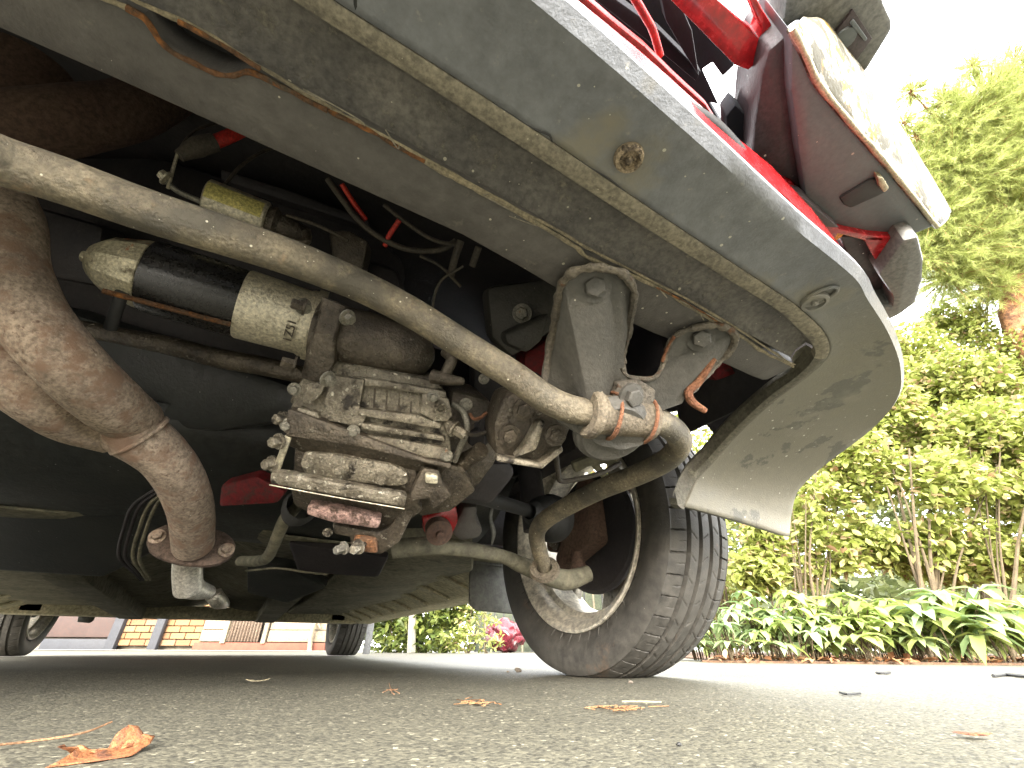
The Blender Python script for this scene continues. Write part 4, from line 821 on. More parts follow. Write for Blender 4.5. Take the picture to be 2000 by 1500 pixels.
revolve('amber_indicator', PZ(1632, 462, .50), (0, 0, 1), [(0, 0), (.002, .010), (.012, .014)], M_orange, car, 16)
be = zslab('bumper_end', [(1765, 470), (1795, 462), (1806, 510), (1804, 545), (1790, 592), (1760, 615), (1725, 632), (1700, 600), (1743, 600), (1745, 580), (1716, 538)], .47, .06, M_bumpgrey, car, .005, label='grey plastic bumper end with a red insert')
zslab('bumper_arch', [(1640, 462), (1690, 462), (1718, 535), (1746, 575), (1746, 606), (1728, 626), (1690, 590), (1640, 508), (1652, 490)], .505, .03, M_maroon, be, .003)
zslab('red_insert', [(1684, 462), (1762, 464), (1774, 502), (1741, 524), (1723, 534)], .49, .02, M_red, be, .002)

# body shell above (keeps the sky off the underside, seen only from the side)
def side_poly(x):
    pts = [(-.50, .34)]
    for k in range(13): a = math.pi - math.pi*k/12; pts.append((0+math.cos(a)*.32, .25+math.sin(a)*.30))
    pts += [(.36, .19), (2.02, .19)]
    for k in range(13): a = math.pi - math.pi*k/12; pts.append((2.38+math.cos(a)*.32, .25+math.sin(a)*.30))
    pts += [(2.85, .30), (2.95, .50), (2.92, .88), (.45, .88), (-.35, .76), (-.50, .62)]
    return [(x, y, z) for y, z in pts]
for s in (-1, 1):
    slab('body_side', side_poly(s*.80), (-s*.03, 0, 0), M_red, car, 0)
    slab('side_window', [(s*.76, .75, .885), (s*.76, 2.75, .885), (s*.62, 2.45, 1.30), (s*.62, 1.15, 1.32)], (-s*.01, 0, 0), M_glass, car, 0)
slab('dark_side_sheet', [(.766, y, z) for _, y, z in side_poly(.766)], (.003, 0, 0), M_deep, car, 0)  # added dark sheet over the red inner face, darkens the interior
slab('bonnet', [(-.76, -.50, .64), (.76, -.50, .64), (.76, .45, .88), (-.76, .45, .88)], (0, 0, .02), M_red, car, .004)
slab('windscreen', [(-.74, .50, .89), (.74, .50, .89), (.60, 1.15, 1.32), (-.60, 1.15, 1.32)], (0, .01, .005), M_glass, car, 0)
slab('roof', [(-.62, 1.15, 1.33), (.62, 1.15, 1.33), (.62, 2.45, 1.31), (-.62, 2.45, 1.31)], (0, 0, .03), M_red, car, .008)
slab('tailgate', [(-.76, 2.90, .30), (.76, 2.90, .30), (.62, 2.45, 1.31), (-.62, 2.45, 1.31)], (0, .02, .01), M_red, car, 0)

#%% ================================================================ GROUND DEBRIS
M_needle = grime('dull_needles', (.16, .075, .03), (.22, .12, .055), None, scale=60, rough=.8)
M_leafb = grime('dry_brown_leaf', (.15, .052, .018), (.26, .10, .035), (.07, .025, .012), (.52, .62), 60, 90, .6, 0, .5, 250)
M_leafp = grime('pale_dry_leaf', (.26, .23, .15), (.36, .31, .2), None, scale=60, rough=.8)
M_stem = grime('brown_stem', (.17, .09, .045), (.22, .12, .06), None, scale=60, rough=.8)
def gp(u, v, z=.0015): return PZ(u, v, z)
# curled leaf
base = [gp(88, 1500), gp(135, 1492), gp(185, 1487), gp(232, 1480), (gp(262, 1474)), gp(276, 1468)]
tops = [(112, 1458), (128, 1478), (150, 1462), (196, 1472), (228, 1440), (248, 1412)]
rows = []
for i, (b, (u, v)) in enumerate(zip(base, tops)):
    t = (b-CP).dot(CF); tp = V(u, v, t+.006)
    cols = []
    for j in range(7):
        f = j/6; q = b.lerp(tp, f); q = q + Fh*(.010*math.sin(f*math.pi)) + Zv*.004*f*noise.noise(Vector((i*1.9, j*1.3, 3))) + Fh*.009*noise.noise(Vector((i*1.7, j*1.1, 8)))
        cols.append(q)
    rows.append(cols)
cl_ = loft('curled_leaf', smooth_rows(rows, 5), M_leafb, None, .0004, label='curled brown dead leaf lying on the asphalt in the foreground', cat='leaf')
bm = bmesh.new()
tube_bm(bm, [gp(-260, 1478, .0035), gp(-80, 1462, .004), (gp(60, 1448, .003)), gp(160, 1432, .004), gp(218, 1410, .006)], .0005, 6, 6)
bm_obj('leaf_stalk', bm, M_stem, None, label='long thin reddish stalk lying beside the curled brown leaf', cat='stalk')
def small_leaf(name, u, v, s, mat, label, ang=0, cat='leaf', pts=None, curl=.4, group=None):
    c = gp(u, v); pts = pts or [(-1, 0), (-.75, .25), (-.6, .5), (-.35, .25), (-.1, .55), (.15, .3), (.4, .5), (.55, .2), (1, .15), (.6, -.1), (.4, -.4), (.1, -.2), (-.2, -.45), (-.5, -.2)]
    ca, sa = math.cos(ang), math.sin(ang); vs = [c+Zv*.002]
    for x, y in pts:
        X, Y = (x*ca-y*sa)*s, (x*sa+y*ca)*s; vs.append(c+CR*X+Fh*Y*1.2+Zv*(.0012+curl*s*(x*x*.5+abs(y)*.4)))
    n = len(pts); o = mesh_obj(name, vs, [(0, 1+i, 1+(i+1) % n) for i in range(n)], mat, None, False, label=label, cat=cat, group=group)
    s_ = o.modifiers.new('thickness', 'SOLIDIFY'); s_.thickness = .0004; return o
small_leaf('pale_leaf', 502, 1334, .014, M_leafp, 'small pale torn leaf on the shaded asphalt under the gearbox', .3)
small_leaf('brown_leaf', 1905, 1442, .009, M_leafb, 'small pale brown leaf on the asphalt at the right edge', -.3, curl=.2)
small_leaf('brown_leaf', 765, 1352, .006, M_stem, 'tiny dark leaf scrap on the asphalt right of the pale leaf', .2)
def straw(pix, label, mat=M_leafp, r=.0005, name='straw', z=.004):
    bm = bmesh.new()
    for p in pix: tube_bm(bm, [gp(u, v, z) for u, v in p], r, 5, 3)
    return bm_obj(name, bm, mat, None, label=label, cat='straw')
straw([[(1215, 1370), (1250, 1370), (1292, 1371)], ], 'pale straw lying on the orange needles in front of the wheel')
def needles(u, v, su, sv, n, label, mat):
    bm = bmesh.new()
    for _ in range(n):
        a, b = rnd.gauss(u, su), rnd.gauss(v, sv); dx = rnd.uniform(-22, 22); dy = rnd.uniform(-3, 3)
        tube_bm(bm, [gp(a-dx, b-dy, rnd.uniform(.002, .004)), gp(a+dx, b+dy, rnd.uniform(.002, .004))], .0004, 4, 1)
    bm_obj('pine_needles', bm, mat, None, label=label, cat='pine needles', kind='stuff')
needles(1215, 1383, 26, 3, 26, 'orange pine needles on the asphalt in front of the wheel', M_needle)
needles(935, 1371, 18, 3, 20, 'orange pine needles on the shaded asphalt left of the wheel', M_needle)
straw([[(748, 1352), (765, 1346), (780, 1354)], [(760, 1334), (764, 1350), (770, 1356)]], 'dark twisted twig on the asphalt under the lower arm', M_stem)
def stone(u, v, r, label, mat):
    bm = bmesh.new(); bmesh.ops.create_icosphere(bm, subdivisions=2, radius=r)
    c = gp(u, v); sd_ = rnd.random()*50
    for q in bm.verts: q.co = q.co*(1+.5*noise.noise(q.co/r*1.1+Vector((sd_, 0, 0)))); q.co.z *= .6; q.co += c+Zv*r*.4
    bm_obj('stone', bm, mat, None, smooth=False, label=label, cat='stone')
M_stone = grime('small_stone', (.12, .10, .08), (.2, .17, .14), None, scale=100, rough=.8)
stone(1012, 1312, .0075, 'small dark stone left of the near front tyre', M_stone)
stone(1232, 1334, .003, 'dark crumb on the asphalt just below the near tyre', M_stone)
stone(1326, 1456, .0014, 'flat black chip on the asphalt near the bottom edge', M_black)
stone(992, 1313, .003, 'tiny stone beside the larger dark stone', M_stone)
straw([[(1640, 1352), (1655, 1356), (1680, 1354)]], 'black twig fragment on the asphalt before the planting bed', M_black, .0012, 'twig', .003)
straw([[(1940, 1320), (1965, 1318), (2000, 1321), (2030, 1323)]], 'long dark twig on the pale asphalt at the right', M_black, .003, 'twig', .004)
straw([[(1712, 1314), (1726, 1315), (1738, 1313)]], 'short dark twig on the pale asphalt in front of the bed', M_black, .0025, 'twig', .004)

#%% ================================================================ HOUSE
M_brick = []
for i, c in enumerate(((0.132, 0.069, 0.028), (0.152, 0.082, 0.035), (0.113, 0.057, 0.026), (0.145, 0.085, 0.044))):
    M_brick.append(grime('yellow_brick_%d' % i, c, tuple(x*1.15 for x in c), None, scale=20, rough=.85, bump=.6, bs=90))
M_mortar = grime('pale_mortar', (0.158, 0.142, 0.113), (0.176, 0.158, 0.132), None, scale=20, rough=.9)
M_grey = grime('grey_door_frame', (.022, .024, .030), (.028, .03, .036), None, scale=8, rough=.6)
M_brown = grime('brown_door_panel', (.026, .012, .009), (.036, .018, .014), None, scale=6, rough=.6)
M_board = grime('bare_timber', (0.145, 0.116, 0.076), (0.173, 0.145, 0.101), (0.104, 0.069, 0.038), (.64, .72), 6, 18, .75, 0, .3, 60)
M_pinkp = grime('pinkish_corrugated_sheet', (0.132, 0.095, 0.069), (0.158, 0.120, 0.091), None, scale=6, rough=.7)
M_redb = grime('red_brick_plinth', (0.113, 0.035, 0.022), (0.132, 0.047, 0.028), None, scale=14, rough=.85, bump=.5, bs=60)
house = empty('house', W(-3.3, 6.9, 0), label='house of yellow brick and pale timber boards beyond the rear wheels', cat='house')
HF = 6.5
def hbox(name, r0, r1, z0, z1, f0, f1, mat, bevel=.003, par=house, **kw):
    o = slab(name, [W(r0, f0, z0), W(r1, f0, z0), W(r1, f1, z0), W(r0, f1, z0)], (0, 0, z1-z0), mat, None, bevel, **kw)
    o.parent = par
    par_loc = par.location
    o.matrix_parent_inverse = Matrix.Translation(-Vector(par_loc)); return o
def RU(u, f=HF, z=.1): return (u-1000)/FPX*(f*math.cos(PITCH)+(z-CP.z)*math.sin(PITCH))
hbox('wall', -9, RU(640), 0, 5.2, HF+.12, HF+.5, M_mortar)
hbox('roof', -9.6, RU(640)+.5, 5.2, 5.5, HF-.4, HF+4, M_grey)
rb0, rb1 = RU(228), RU(397)
brick_me = {}
ch = .076; bl_ = .185
for c in range(9):
    r = rb0-.4 + (bl_+.01)/2*(c % 2); k = 0
    while r < rb1:
        ra, rb = max(r, rb0), min(r+bl_, rb1)
        if rb-ra > .03:
            key = (round(rb-ra, 3), rnd.randrange(4))
            if key not in brick_me:
                bm = bmesh.new(); L_ = rb-ra; prism_bm(bm, [Rh*0, Rh*L_, Rh*L_+Fh*.1, Fh*.1], (0, 0, ch-.010), .004, 1)
                me = bpy.data.meshes.new('brick'); bmesh.ops.recalc_face_normals(bm, faces=bm.faces[:]); bm.to_mesh(me); bm.free(); me.materials.append(M_brick[key[1]]); brick_me[key] = me
            o = bpy.data.objects.new('brick', brick_me[key]); o.location = W(ra, HF+.02+rnd.uniform(-.003, .003), .05+c*ch)-house.location; link(o, house)
        r += bl_+.01
hbox('drainpipe', RU(300), RU(318), 0, 2.6, HF-.07, HF+.0, M_grey, .02)
hbox('door_frame', RU(216), RU(234), .0, 2.3, HF-.05, HF+.02, M_grey)
hbox('door_sill', RU(90), RU(216), .0, .12, HF-.04, HF+.02, M_grey)
for k in range(6): hbox('door_panel', RU(-200), RU(216), .14+k*.34, .14+k*.34+.33, HF-.01, HF+.03, M_brown)
hbox('plinth', RU(385), RU(640), 0, .09, HF-.03, HF+.12, M_redb)
for c in range(8):
    z0 = .10+c*.135
    a = hbox('timber_board', RU(392), RU(447), z0, z0+.128, HF-.02+.006*(c % 2), HF+.05, M_board, .006)
    hbox('timber_board', RU(525), RU(648), z0, z0+.128, HF-.02+.006*(c % 2), HF+.05, M_board, .006)
hbox('timber_post', RU(437), RU(446), .08, 2.2, HF-.06, HF-.02, M_board)
hbox('timber_post', RU(516), RU(524), .08, 2.2, HF-.06, HF-.02, M_board)
rows = []
for k in range(61):
    r = RU(447)+(RU(508)-RU(447))*k/60; f = HF-.02+.012*math.sin(k*1.05); rows.append([W(r, f, .10), W(r, f, 1.1), W(r, f, 2.2)])
co_ = loft('corrugated_panel', rows, M_pinkp, None, .004); co_.parent = house; co_.matrix_parent_inverse = Matrix.Translation(-Vector(house.location))
hbox('black_gap_panel', RU(508), RU(525), .05, 2.1, HF+.02, HF+.10, M_black)  # black panel filling the gap beside the corrugated sheet
bm = bmesh.new(); vr = Vector((0, 0, 0))
tube_bm(bm, [W(RU(618), HF-.12, .0), W(RU(615), HF-.12, .2), W(RU(622), HF-.13, .5), W(RU(612), HF-.1, .9), W(RU(618), HF-.08, 1.5)], [.03, .026, .022, .02, .014], 8, 5, True, .2)
tube_bm(bm, [W(RU(616), HF-.12, .3), W(RU(608), HF-.13, .42), W(RU(598), HF-.12, .6)], .012, 6, 3); tube_bm(bm, [W(RU(619), HF-.12, .35), W(RU(630), HF-.13, .25)], .010, 6, 3)
bm_obj('climber_stem', bm, M_board, None, label='bare pale climber stem against the timber boards', cat='plant')
# pale edging strip in front of the house
sheet('paving_strip', RU(70, 5.9), RU(660, 5.9), 5.7, 6.42, .004, grime('pale_paving', (.3, .29, .26), (.38, .36, .32), scale=4, rough=.8), kind='structure')
# gate with metal bars and wrapped bundle
gt = empty('bar_fence', W(RU(985, 7.0), 7.0, 0), label='black metal bar fence seen beside the mudflap', cat='fence')
for k in range(16):
    r = RU(930, 7.0)+k*.13; o = hbox('fence_bar', r, r+.022, .0, 1.5, 7.0, 7.022, M_board if k % 4 == 1 else M_black, .002, gt)
hbox('fence_rail', RU(925, 7), RU(930, 7)+2.1, 1.40, 1.44, 6.99, 7.03, M_black, .002, gt); hbox('fence_rail', RU(925, 7), RU(930, 7)+2.1, .12, .16, 6.99, 7.03, M_black, .002, gt)
hbox('fence_backing', RU(925, 7), RU(930, 7)+2.1, .0, 1.4, 7.35, 7.40, grime('dark_green_panel', (.03, .04, .025), (.06, .07, .04), scale=5), .002, gt)
bm = bmesh.new(); bmesh.ops.create_icosphere(bm, subdivisions=4, radius=1)
c = W(RU(990, 6.0), 6.0, 0)
for q in bm.verts:
    d = q.co.normalized(); k_ = 1+.25*noise.noise(d*2.3)+.10*noise.noise(d*7); q.co = c+Vector((d.x*.24*k_, d.y*.2*k_, .17+d.z*.17*k_))
M_wrap = grime('red_bundle_in_film', (.07, .006, .012), (.10, .012, .02), (.16, .14, .14), (.56, .66), 6, 9, .2, 0, .6, 20)
bm_obj('wrapped_bundle', bm, M_wrap, None, label='red bundle wrapped in clear plastic in front of the bar fence', cat='bundle')

#%% ================================================================ PLANTS
def leaf_mat(name, cols, trans=.35, rough=.5):
    m, t = newmat(name); L = t.links.new; g = N(t, 'ShaderNodeNewGeometry'); oi = N(t, 'ShaderNodeObjectInfo')
    ad = N(t, 'ShaderNodeMath', operation='ADD'); L(g.outputs['Random Per Island'], ad.inputs[0]); L(oi.outputs['Random'], ad.inputs[1])
    fr = N(t, 'ShaderNodeMath', operation='FRACT'); L(ad.outputs[0], fr.inputs[0])
    r = t.nodes.new('ShaderNodeValToRGB'); el = r.color_ramp.elements
    while len(el) < len(cols): el.new(.5)
    for i, (p, c) in enumerate(cols): el[i].position = p; el[i].color = (*c, 1)
    L(fr.outputs[0], r.inputs[0])
    b = N(t, 'ShaderNodeBsdfPrincipled'); L(r.outputs[0], b.inputs['Base Color']); b.inputs['Roughness'].default_value = rough
    tr = N(t, 'ShaderNodeBsdfTranslucent'); L(r.outputs[0], tr.inputs[0]); mx = N(t, 'ShaderNodeMixShader'); mx.inputs[0].default_value = trans
    L(b.outputs[0], mx.inputs[1]); L(tr.outputs[0], mx.inputs[2]); o = N(t, 'ShaderNodeOutputMaterial'); L(mx.outputs[0], o.inputs[0]); return m
ML_low = leaf_mat('fresh_green_leaf', [(0, (.17, .23, .055)), (.4, (.24, .31, .08)), (.8, (.31, .36, .11)), (1, (.36, .40, .15))], .45, .75)
ML_low2 = leaf_mat('blueish_green_leaf', [(0, (.15, .22, .09)), (.5, (.21, .29, .12)), (1, (.28, .35, .17))], .35, .7)
ML_shrub = leaf_mat('yellow_green_leaf', [(0, (.15, .18, .035)), (.3, (.22, .26, .05)), (.6, (.28, .32, .08)), (.85, (.34, .34, .12)), (.95, (.38, .29, .17)), (1, (.28, .17, .09))], .4, .7)
ML_con = leaf_mat('conifer_green', [(0, (.22, .26, .07)), (.5, (.34, .39, .12)), (1, (.48, .51, .20))], .5, .7)
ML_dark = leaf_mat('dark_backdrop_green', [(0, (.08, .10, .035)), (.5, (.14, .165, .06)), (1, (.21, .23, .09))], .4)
M_bark = grime('reddish_bark', (.20, .095, .045), (.32, .16, .08), (.09, .045, .025), (.52, .62), 8, 20, .9, 0, 1, 40)
M_stemg = grime('shrub_stem', (.055, .042, .022), (.09, .068, .038), None, scale=20, rough=.9)

def fast_mesh(name, co, F, mat):
    co = np.asarray(co, 'f'); F = np.asarray(F, 'i'); me = bpy.data.meshes.new(name)
    me.vertices.add(len(co)); me.vertices.foreach_set('co', co.ravel()); k = F.shape[1]
    me.loops.add(F.size); me.loops.foreach_set('vertex_index', F.ravel()); me.polygons.add(len(F)); me.polygons.foreach_set('loop_start', np.arange(0, F.size, k, dtype='i'))
    me.update(calc_edges=True); me.validate(); me.materials.append(mat); return me
rg = np.random.RandomState(11)
def leaves_np(P0, D, U, L_, Wd, droop=.25):
    """P0 n,3 bases; D direction; U leaf normal hint -> folded 6-vertex leaves (4 tris as 2 quads + tips)"""
    n = len(P0); D = D/np.linalg.norm(D, axis=1)[:, None]; Sd = np.cross(D, U); Sd /= np.linalg.norm(Sd, axis=1)[:, None]+1e-9; Nn = np.cross(Sd, D)
    L_ = L_[:, None]; Wd = Wd[:, None]
    a = P0; m1 = P0+D*L_*.30-Nn*0; m2 = P0+D*L_*.68-Nn*L_*droop*.35; tip = P0+D*L_-Nn*L_*droop
    l1 = m1+Sd*Wd*.46+Nn*Wd*.16; r1 = m1-Sd*Wd*.46+Nn*Wd*.16; l2 = m2+Sd*Wd*.42+Nn*Wd*.12; r2 = m2-Sd*Wd*.42+Nn*Wd*.12
    co = np.stack([a, l1, m1, r1, l2, m2, r2, tip], 1).reshape(-1, 3); o = (np.arange(n)*8)[:, None]
    F = np.concatenate([o+np.array([[0, 1, 2, 2]]), o+np.array([[0, 2, 3, 3]])])  # degenerate avoided below
    T3 = np.concatenate([o+np.array([q]) for q in ([0, 2, 1], [0, 3, 2], [1, 2, 5], [1, 5, 4], [2, 3, 6], [2, 6, 5], [4, 5, 7], [5, 6, 7])])
    return co, T3
def rand_dirs(n, up=.3):
    d = rg.normal(size=(n, 3)); d[:, 2] = d[:, 2]*.6+up; return d/np.linalg.norm(d, axis=1)[:, None]
def normals(n, up=1.0):
    u = rg.normal(size=(n, 3))*.5; u[:, 2] += up; return u
# leaf templates for individually parted leaves
def leaf_template(L_, Wd, mat, droop=.3):
    co, F = leaves_np(np.zeros((1, 3)), np.array([[1., 0, 0]]), np.array([[0, 0, 1.]]), np.array([L_]), np.array([Wd]), droop)
    me = fast_mesh('leaf', co, F, mat); me.shade_smooth(); return me
def place_leaf(me, parent, base, d, up, s):
    x = Vector(d).normalized(); y = Vector(up).cross(x).normalized(); z = x.cross(y)
    o = bpy.data.objects.new('leaf', me); link(o, parent)
    M = Matrix(((x.x*s, y.x*s, z.x*s, 0), (x.y*s, y.y*s, z.y*s, 0), (x.z*s, y.z*s, z.z*s, 0), (0, 0, 0, 1)))
    M.translation = Vector(base)-parent.location; o.matrix_local = M; return o
T_low = [leaf_template(.085, .036, ML_low, .45), leaf_template(.080, .032, ML_low2, .5), leaf_template(.10, .04, ML_low, .6)]
def low_plant(u, f, h, rad, nros, mats, label, big=1.0, ci=[0]):
    c = GU(u, f, .01); root = empty('low_plant', c, label=label, cat='plant', group='low leafy plants edging the bed')
    bm = bmesh.new()
    for k in range(nros):
        a = rnd.uniform(0, 6.283); rr = rad*math.sqrt(rnd.random()); hh = h*rnd.uniform(.30, 1.0)*(1-.45*(rr/rad)**2)
        p = Vector((math.cos(a)*rr, math.sin(a)*rr, hh)); tube_bm(bm, [Vector((math.cos(a)*rr*.5, math.sin(a)*rr*.5, -.01)), p*.6, p], .0025, 5, 3)
        nl_ = rnd.randint(6, 8); ph = rnd.uniform(0, 6.28)
        for j in range(nl_):
            aa = ph+6.283*j/nl_+rnd.uniform(-.2, .2); d = Vector((math.cos(aa), math.sin(aa), rnd.uniform(-.25, .45)))
            place_leaf(T_low[rnd.choice(mats)], root, c+p, d, (rnd.uniform(-.2, .2), rnd.uniform(-.2, .2), 1), big*rnd.uniform(.75, 1.25))
    o = bm_obj('stem', bm, M_stemg, root)
lows = [(1385, 2.35, .17, .13, 12, (1, 0), 1.0, 'low green leafy plant right behind the near tyre'),
        (1435, 2.15, .20, .15, 14, (1,), .9, 'dark bluish green leafy clump at the left end of the bed'),
        (1500, 2.25, .27, .15, 18, (1,), .95, 'bluish green leafy clump left of the tallest one'),
        (1560, 2.12, .24, .16, 18, (1, 0), 1.0, 'drooping green clump third from the tyre in the bed'),
        (1625, 2.22, .34, .16, 20, (0,), 1.0, 'tallest bright green leafy clump in the middle of the bed'),
        (1690, 2.08, .26, .16, 20, (0,), 1.05, 'yellow green clump just right of the tallest one'),
        (1760, 2.2, .27, .16, 18, (0,), 1.05, 'yellow green clump left of the big fingered leaves'),
        (1820, 2.05, .20, .14, 14, (0, 1), 1.0, 'low sparse green clump over the brown soil'),
        (1890, 2.0, .29, .15, 12, (2, 1), 1.45, 'large fingered pale green leaves near the right edge'),
        (1985, 2.05, .31, .17, 13, (2, 1), 1.45, 'large fingered leaves cut by the right edge of the photo'),
        (2120, 2.05, .28, .17, 14, (0, 2), 1.2, 'leafy clump past the right edge of the bed')]
for u, f, h, rad, n, mats, big, lb in lows: low_plant(u, f, h, rad, int(n*1.35), mats, lb, big*.9)

ML_dk2 = leaf_mat('laurel_leaf', [(0, (.05, .075, .015)), (.5, (.11, .15, .03)), (1, (.22, .25, .06))], .3)
def shrub(name, clumps, nleaf, L_, Wd, mat, label, cat='shrub', group=None, stems=None, parts=0, up=.2, stemmat=None):
    """clumps: [(centre, radii)]; leaves fill them unevenly; trunk and limbs reach into each"""
    root_loc = Vector(stems[0][0]) if stems else Vector(clumps[0][0]); root_loc.z = 0
    root = empty(name, root_loc, label=label, cat=cat, group=group)
    vol = np.array([r[0]*r[1]*r[2] for _, r in clumps]); vol = vol**.7; vol /= vol.sum(); pts = []
    for (c, r), v_ in zip(clumps, vol):
        n = int(nleaf*v_); d = rg.normal(size=(n, 3)); d /= np.linalg.norm(d, axis=1)[:, None]; rad = rg.rand(n)**.45
        p = d*rad[:, None]*np.array(r) + np.array(c)
        pts.append(p)
    p = np.concatenate(pts)
    # thin out by a coarse noise to open gaps
    keep = np.array([noise.noise(Vector(q)*3.1)+.25*noise.noise(Vector(q)*9) > -.22 for q in p]); p = p[keep]
    n = len(p); D = rand_dirs(n, -.05); U = normals(n, .8)
    co, F = leaves_np(p-np.array(root_loc), D, U, L_*(.65+.7*rg.rand(n)), Wd*(.65+.7*rg.rand(n)), .2)
    me = fast_mesh('leaves', co, F, mat); o = bpy.data.objects.new('foliage', me); link(o, root, kind='stuff')
    if stems:
        bm = bmesh.new()
        for s in stems:
            r0_ = s[-1]; pp = [Vector(q)-root_loc for q in s[:-1]]; tube_bm(bm, pp, [r0_*(1-.7*i/(len(pp)-1)) for i in range(len(pp))], 7, 4, True, .15)
        bm_obj('trunk' if name == 'conifer_tree' else 'stem', bm, stemmat or M_stemg, root)
    if parts:
        tm = leaf_template(L_*1.15, Wd*1.15, mat, .25); cam2 = np.array(CP)
        dist = np.linalg.norm(p-cam2, axis=1); order = np.argsort(dist)[:parts*3]; sel = rg.choice(order, min(parts, len(order)), replace=False)
        for i in sel:
            q = p[i]+(cam2-p[i])/dist[i]*rnd.uniform(.0, .10); d = rand_dirs(1, -.1)[0]; place_leaf(tm, root, q, d, (rnd.uniform(-.4, .4), rnd.uniform(-.4, .4), 1), rnd.uniform(.8, 1.2))
    return root
def C(u, v, f, r, rz=None):
    z = ZV(v, f); return (tuple(GU(u, f, z)), (r, r, rz or r))
# main yellow-green shrubs behind the low plants
def stemset(u, f, n, topv, spread, r=.012):
    out = []
    for k in range(n):
        b = GU(u+rnd.uniform(-25, 25), f, 0); du = rnd.uniform(-spread, spread); zt = ZV(topv+rnd.uniform(-60, 60), f)
        t_ = GU(u+du, f+rnd.uniform(-.2, .2), zt); m_ = b.lerp(t_, .5)+Rh*rnd.uniform(-.06, .06)
        out.append((b, b.lerp(m_, .5)+Rh*rnd.uniform(-.02, .02), m_, t_, r*rnd.uniform(.6, 1.3)))
    return out
shrub('leafy_shrub', [C(1600, 1000, 2.9, .22, .28), C(1660, 900, 3.0, .30, .35), C(1720, 800, 3.1, .30, .3), C(1500, 1060, 2.9, .14, .2), C(1640, 1080, 3.0, .14, .12), C(1480, 1110, 2.9, .16, .14), C(1560, 1100, 3.1, .2, .16), C(1700, 1050, 3.0, .2, .2)], 14000, .052, .031, ML_shrub,
      'yellow green shrub directly behind the bumper corner', stems=stemset(1590, 2.9, 10, 950, 90, .010)+stemset(1530, 2.9, 5, 1000, 50, .008), parts=200, group='shrubs beyond the bed')
shrub('leafy_shrub', [C(1850, 960, 2.8, .28, .3), C(1930, 860, 2.9, .34, .34), C(1800, 860, 3.0, .26, .3), C(2020, 1000, 2.8, .3, .35), C(1880, 740, 3.1, .30, .3), C(2060, 820, 2.9, .3, .4), C(1780, 1060, 3.0, .24, .2), C(1860, 1090, 3.1, .26, .16), C(1960, 1080, 3.0, .26, .16)], 24000, .055, .032, ML_shrub,
      'broad yellow green shrub with bare slanting stems at the right', stems=stemset(1830, 2.8, 9, 900, 130, .013)+stemset(1980, 2.8, 5, 850, 90, .012), parts=220, group='shrubs beyond the bed')
shrub('leafy_shrub', [C(1780, 690, 3.5, .34, .34), C(1860, 640, 3.6, .3, .3), C(1750, 760, 3.4, .3, .3), C(2000, 700, 3.5, .4, .4)], 13000, .054, .031, ML_shrub,
      'upper loose shrub foliage under the conifer with sky gaps', stems=stemset(1900, 3.5, 5, 700, 80, .016), group='shrubs beyond the bed')
shrub('leafy_shrub', [C(1440, 880, 3.4, .3, .35), C(1385, 850, 3.1, .3, .3),  C(1380, 1000, 3.4, .3, .35), C(1500, 1000, 3.3, .25, .3), C(1420, 1180, 3.4, .25, .3)], 5000, .05, .028, ML_shrub,
      'shrub seen through the gap between tyre and bumper', stems=stemset(1440, 3.4, 6, 950, 70, .012), group='shrubs beyond the bed')
shrub('leafy_shrub', [C(1180, 1000, 4.6, .5, .8), C(1260, 950, 4.4, .5, .8)], 2500, .06, .034, ML_shrub,
      'shrub seen through the spokes of the near wheel', stems=stemset(1220, 4.5, 5, 1000, 70, .015), group='shrubs beyond the bed')
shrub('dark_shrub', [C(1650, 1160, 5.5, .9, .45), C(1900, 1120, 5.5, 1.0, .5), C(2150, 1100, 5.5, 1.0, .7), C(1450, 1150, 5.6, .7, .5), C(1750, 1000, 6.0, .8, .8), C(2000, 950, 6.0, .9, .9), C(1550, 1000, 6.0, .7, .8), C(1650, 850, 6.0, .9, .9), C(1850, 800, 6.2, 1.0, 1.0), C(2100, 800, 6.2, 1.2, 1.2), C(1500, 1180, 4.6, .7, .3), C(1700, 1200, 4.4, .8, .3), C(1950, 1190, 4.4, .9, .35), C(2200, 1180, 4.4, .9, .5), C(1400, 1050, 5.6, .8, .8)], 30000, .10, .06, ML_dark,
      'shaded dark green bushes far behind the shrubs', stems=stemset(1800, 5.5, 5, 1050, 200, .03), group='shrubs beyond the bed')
shrub('laurel_shrub', [C(770, 1230, 5.3, .30, .35), C(850, 1200, 5.3, .35, .45), C(820, 1120, 5.3, .4, .4), C(900, 1150, 5.4, .3, .4), C(760, 1150, 5.4, .3, .4)], 6500, .095, .038, ML_dk2,
      'bright green laurel shrub beyond the car, behind a pale post', stems=stemset(800, 5.3, 5, 1180, 40, .012))
shrub('laurel_shrub', [C(900, 1240, 5.1, .22, .16), C(945, 1235, 5.3, .22, .18), C(960, 1250, 5.0, .14, .10), C(920, 1200, 5.2, .2, .25)], 2400, .05, .022, ML_shrub,
      'low autumn tinted shrub left of the bar fence', stems=stemset(930, 5.1, 4, 1200, 20, .008))
bm = bmesh.new(); b = GU(806, 5.0, 0); t_ = GU(812, 5.05, 1.6)+Rh*.02
tube_bm(bm, [b, b.lerp(t_, .3), b.lerp(t_, .6), t_], [.042, .036, .034, .03], 10, 5, True, .12)
bm_obj('pale_post', bm, grime('weathered_post', (.20, .19, .15), (.28, .26, .21), (.25, .2, .14), (.6, .7), 12, 40, .8, 0, .6, 60), None, label='pale weathered pole standing in the laurel shrub', cat='pole')
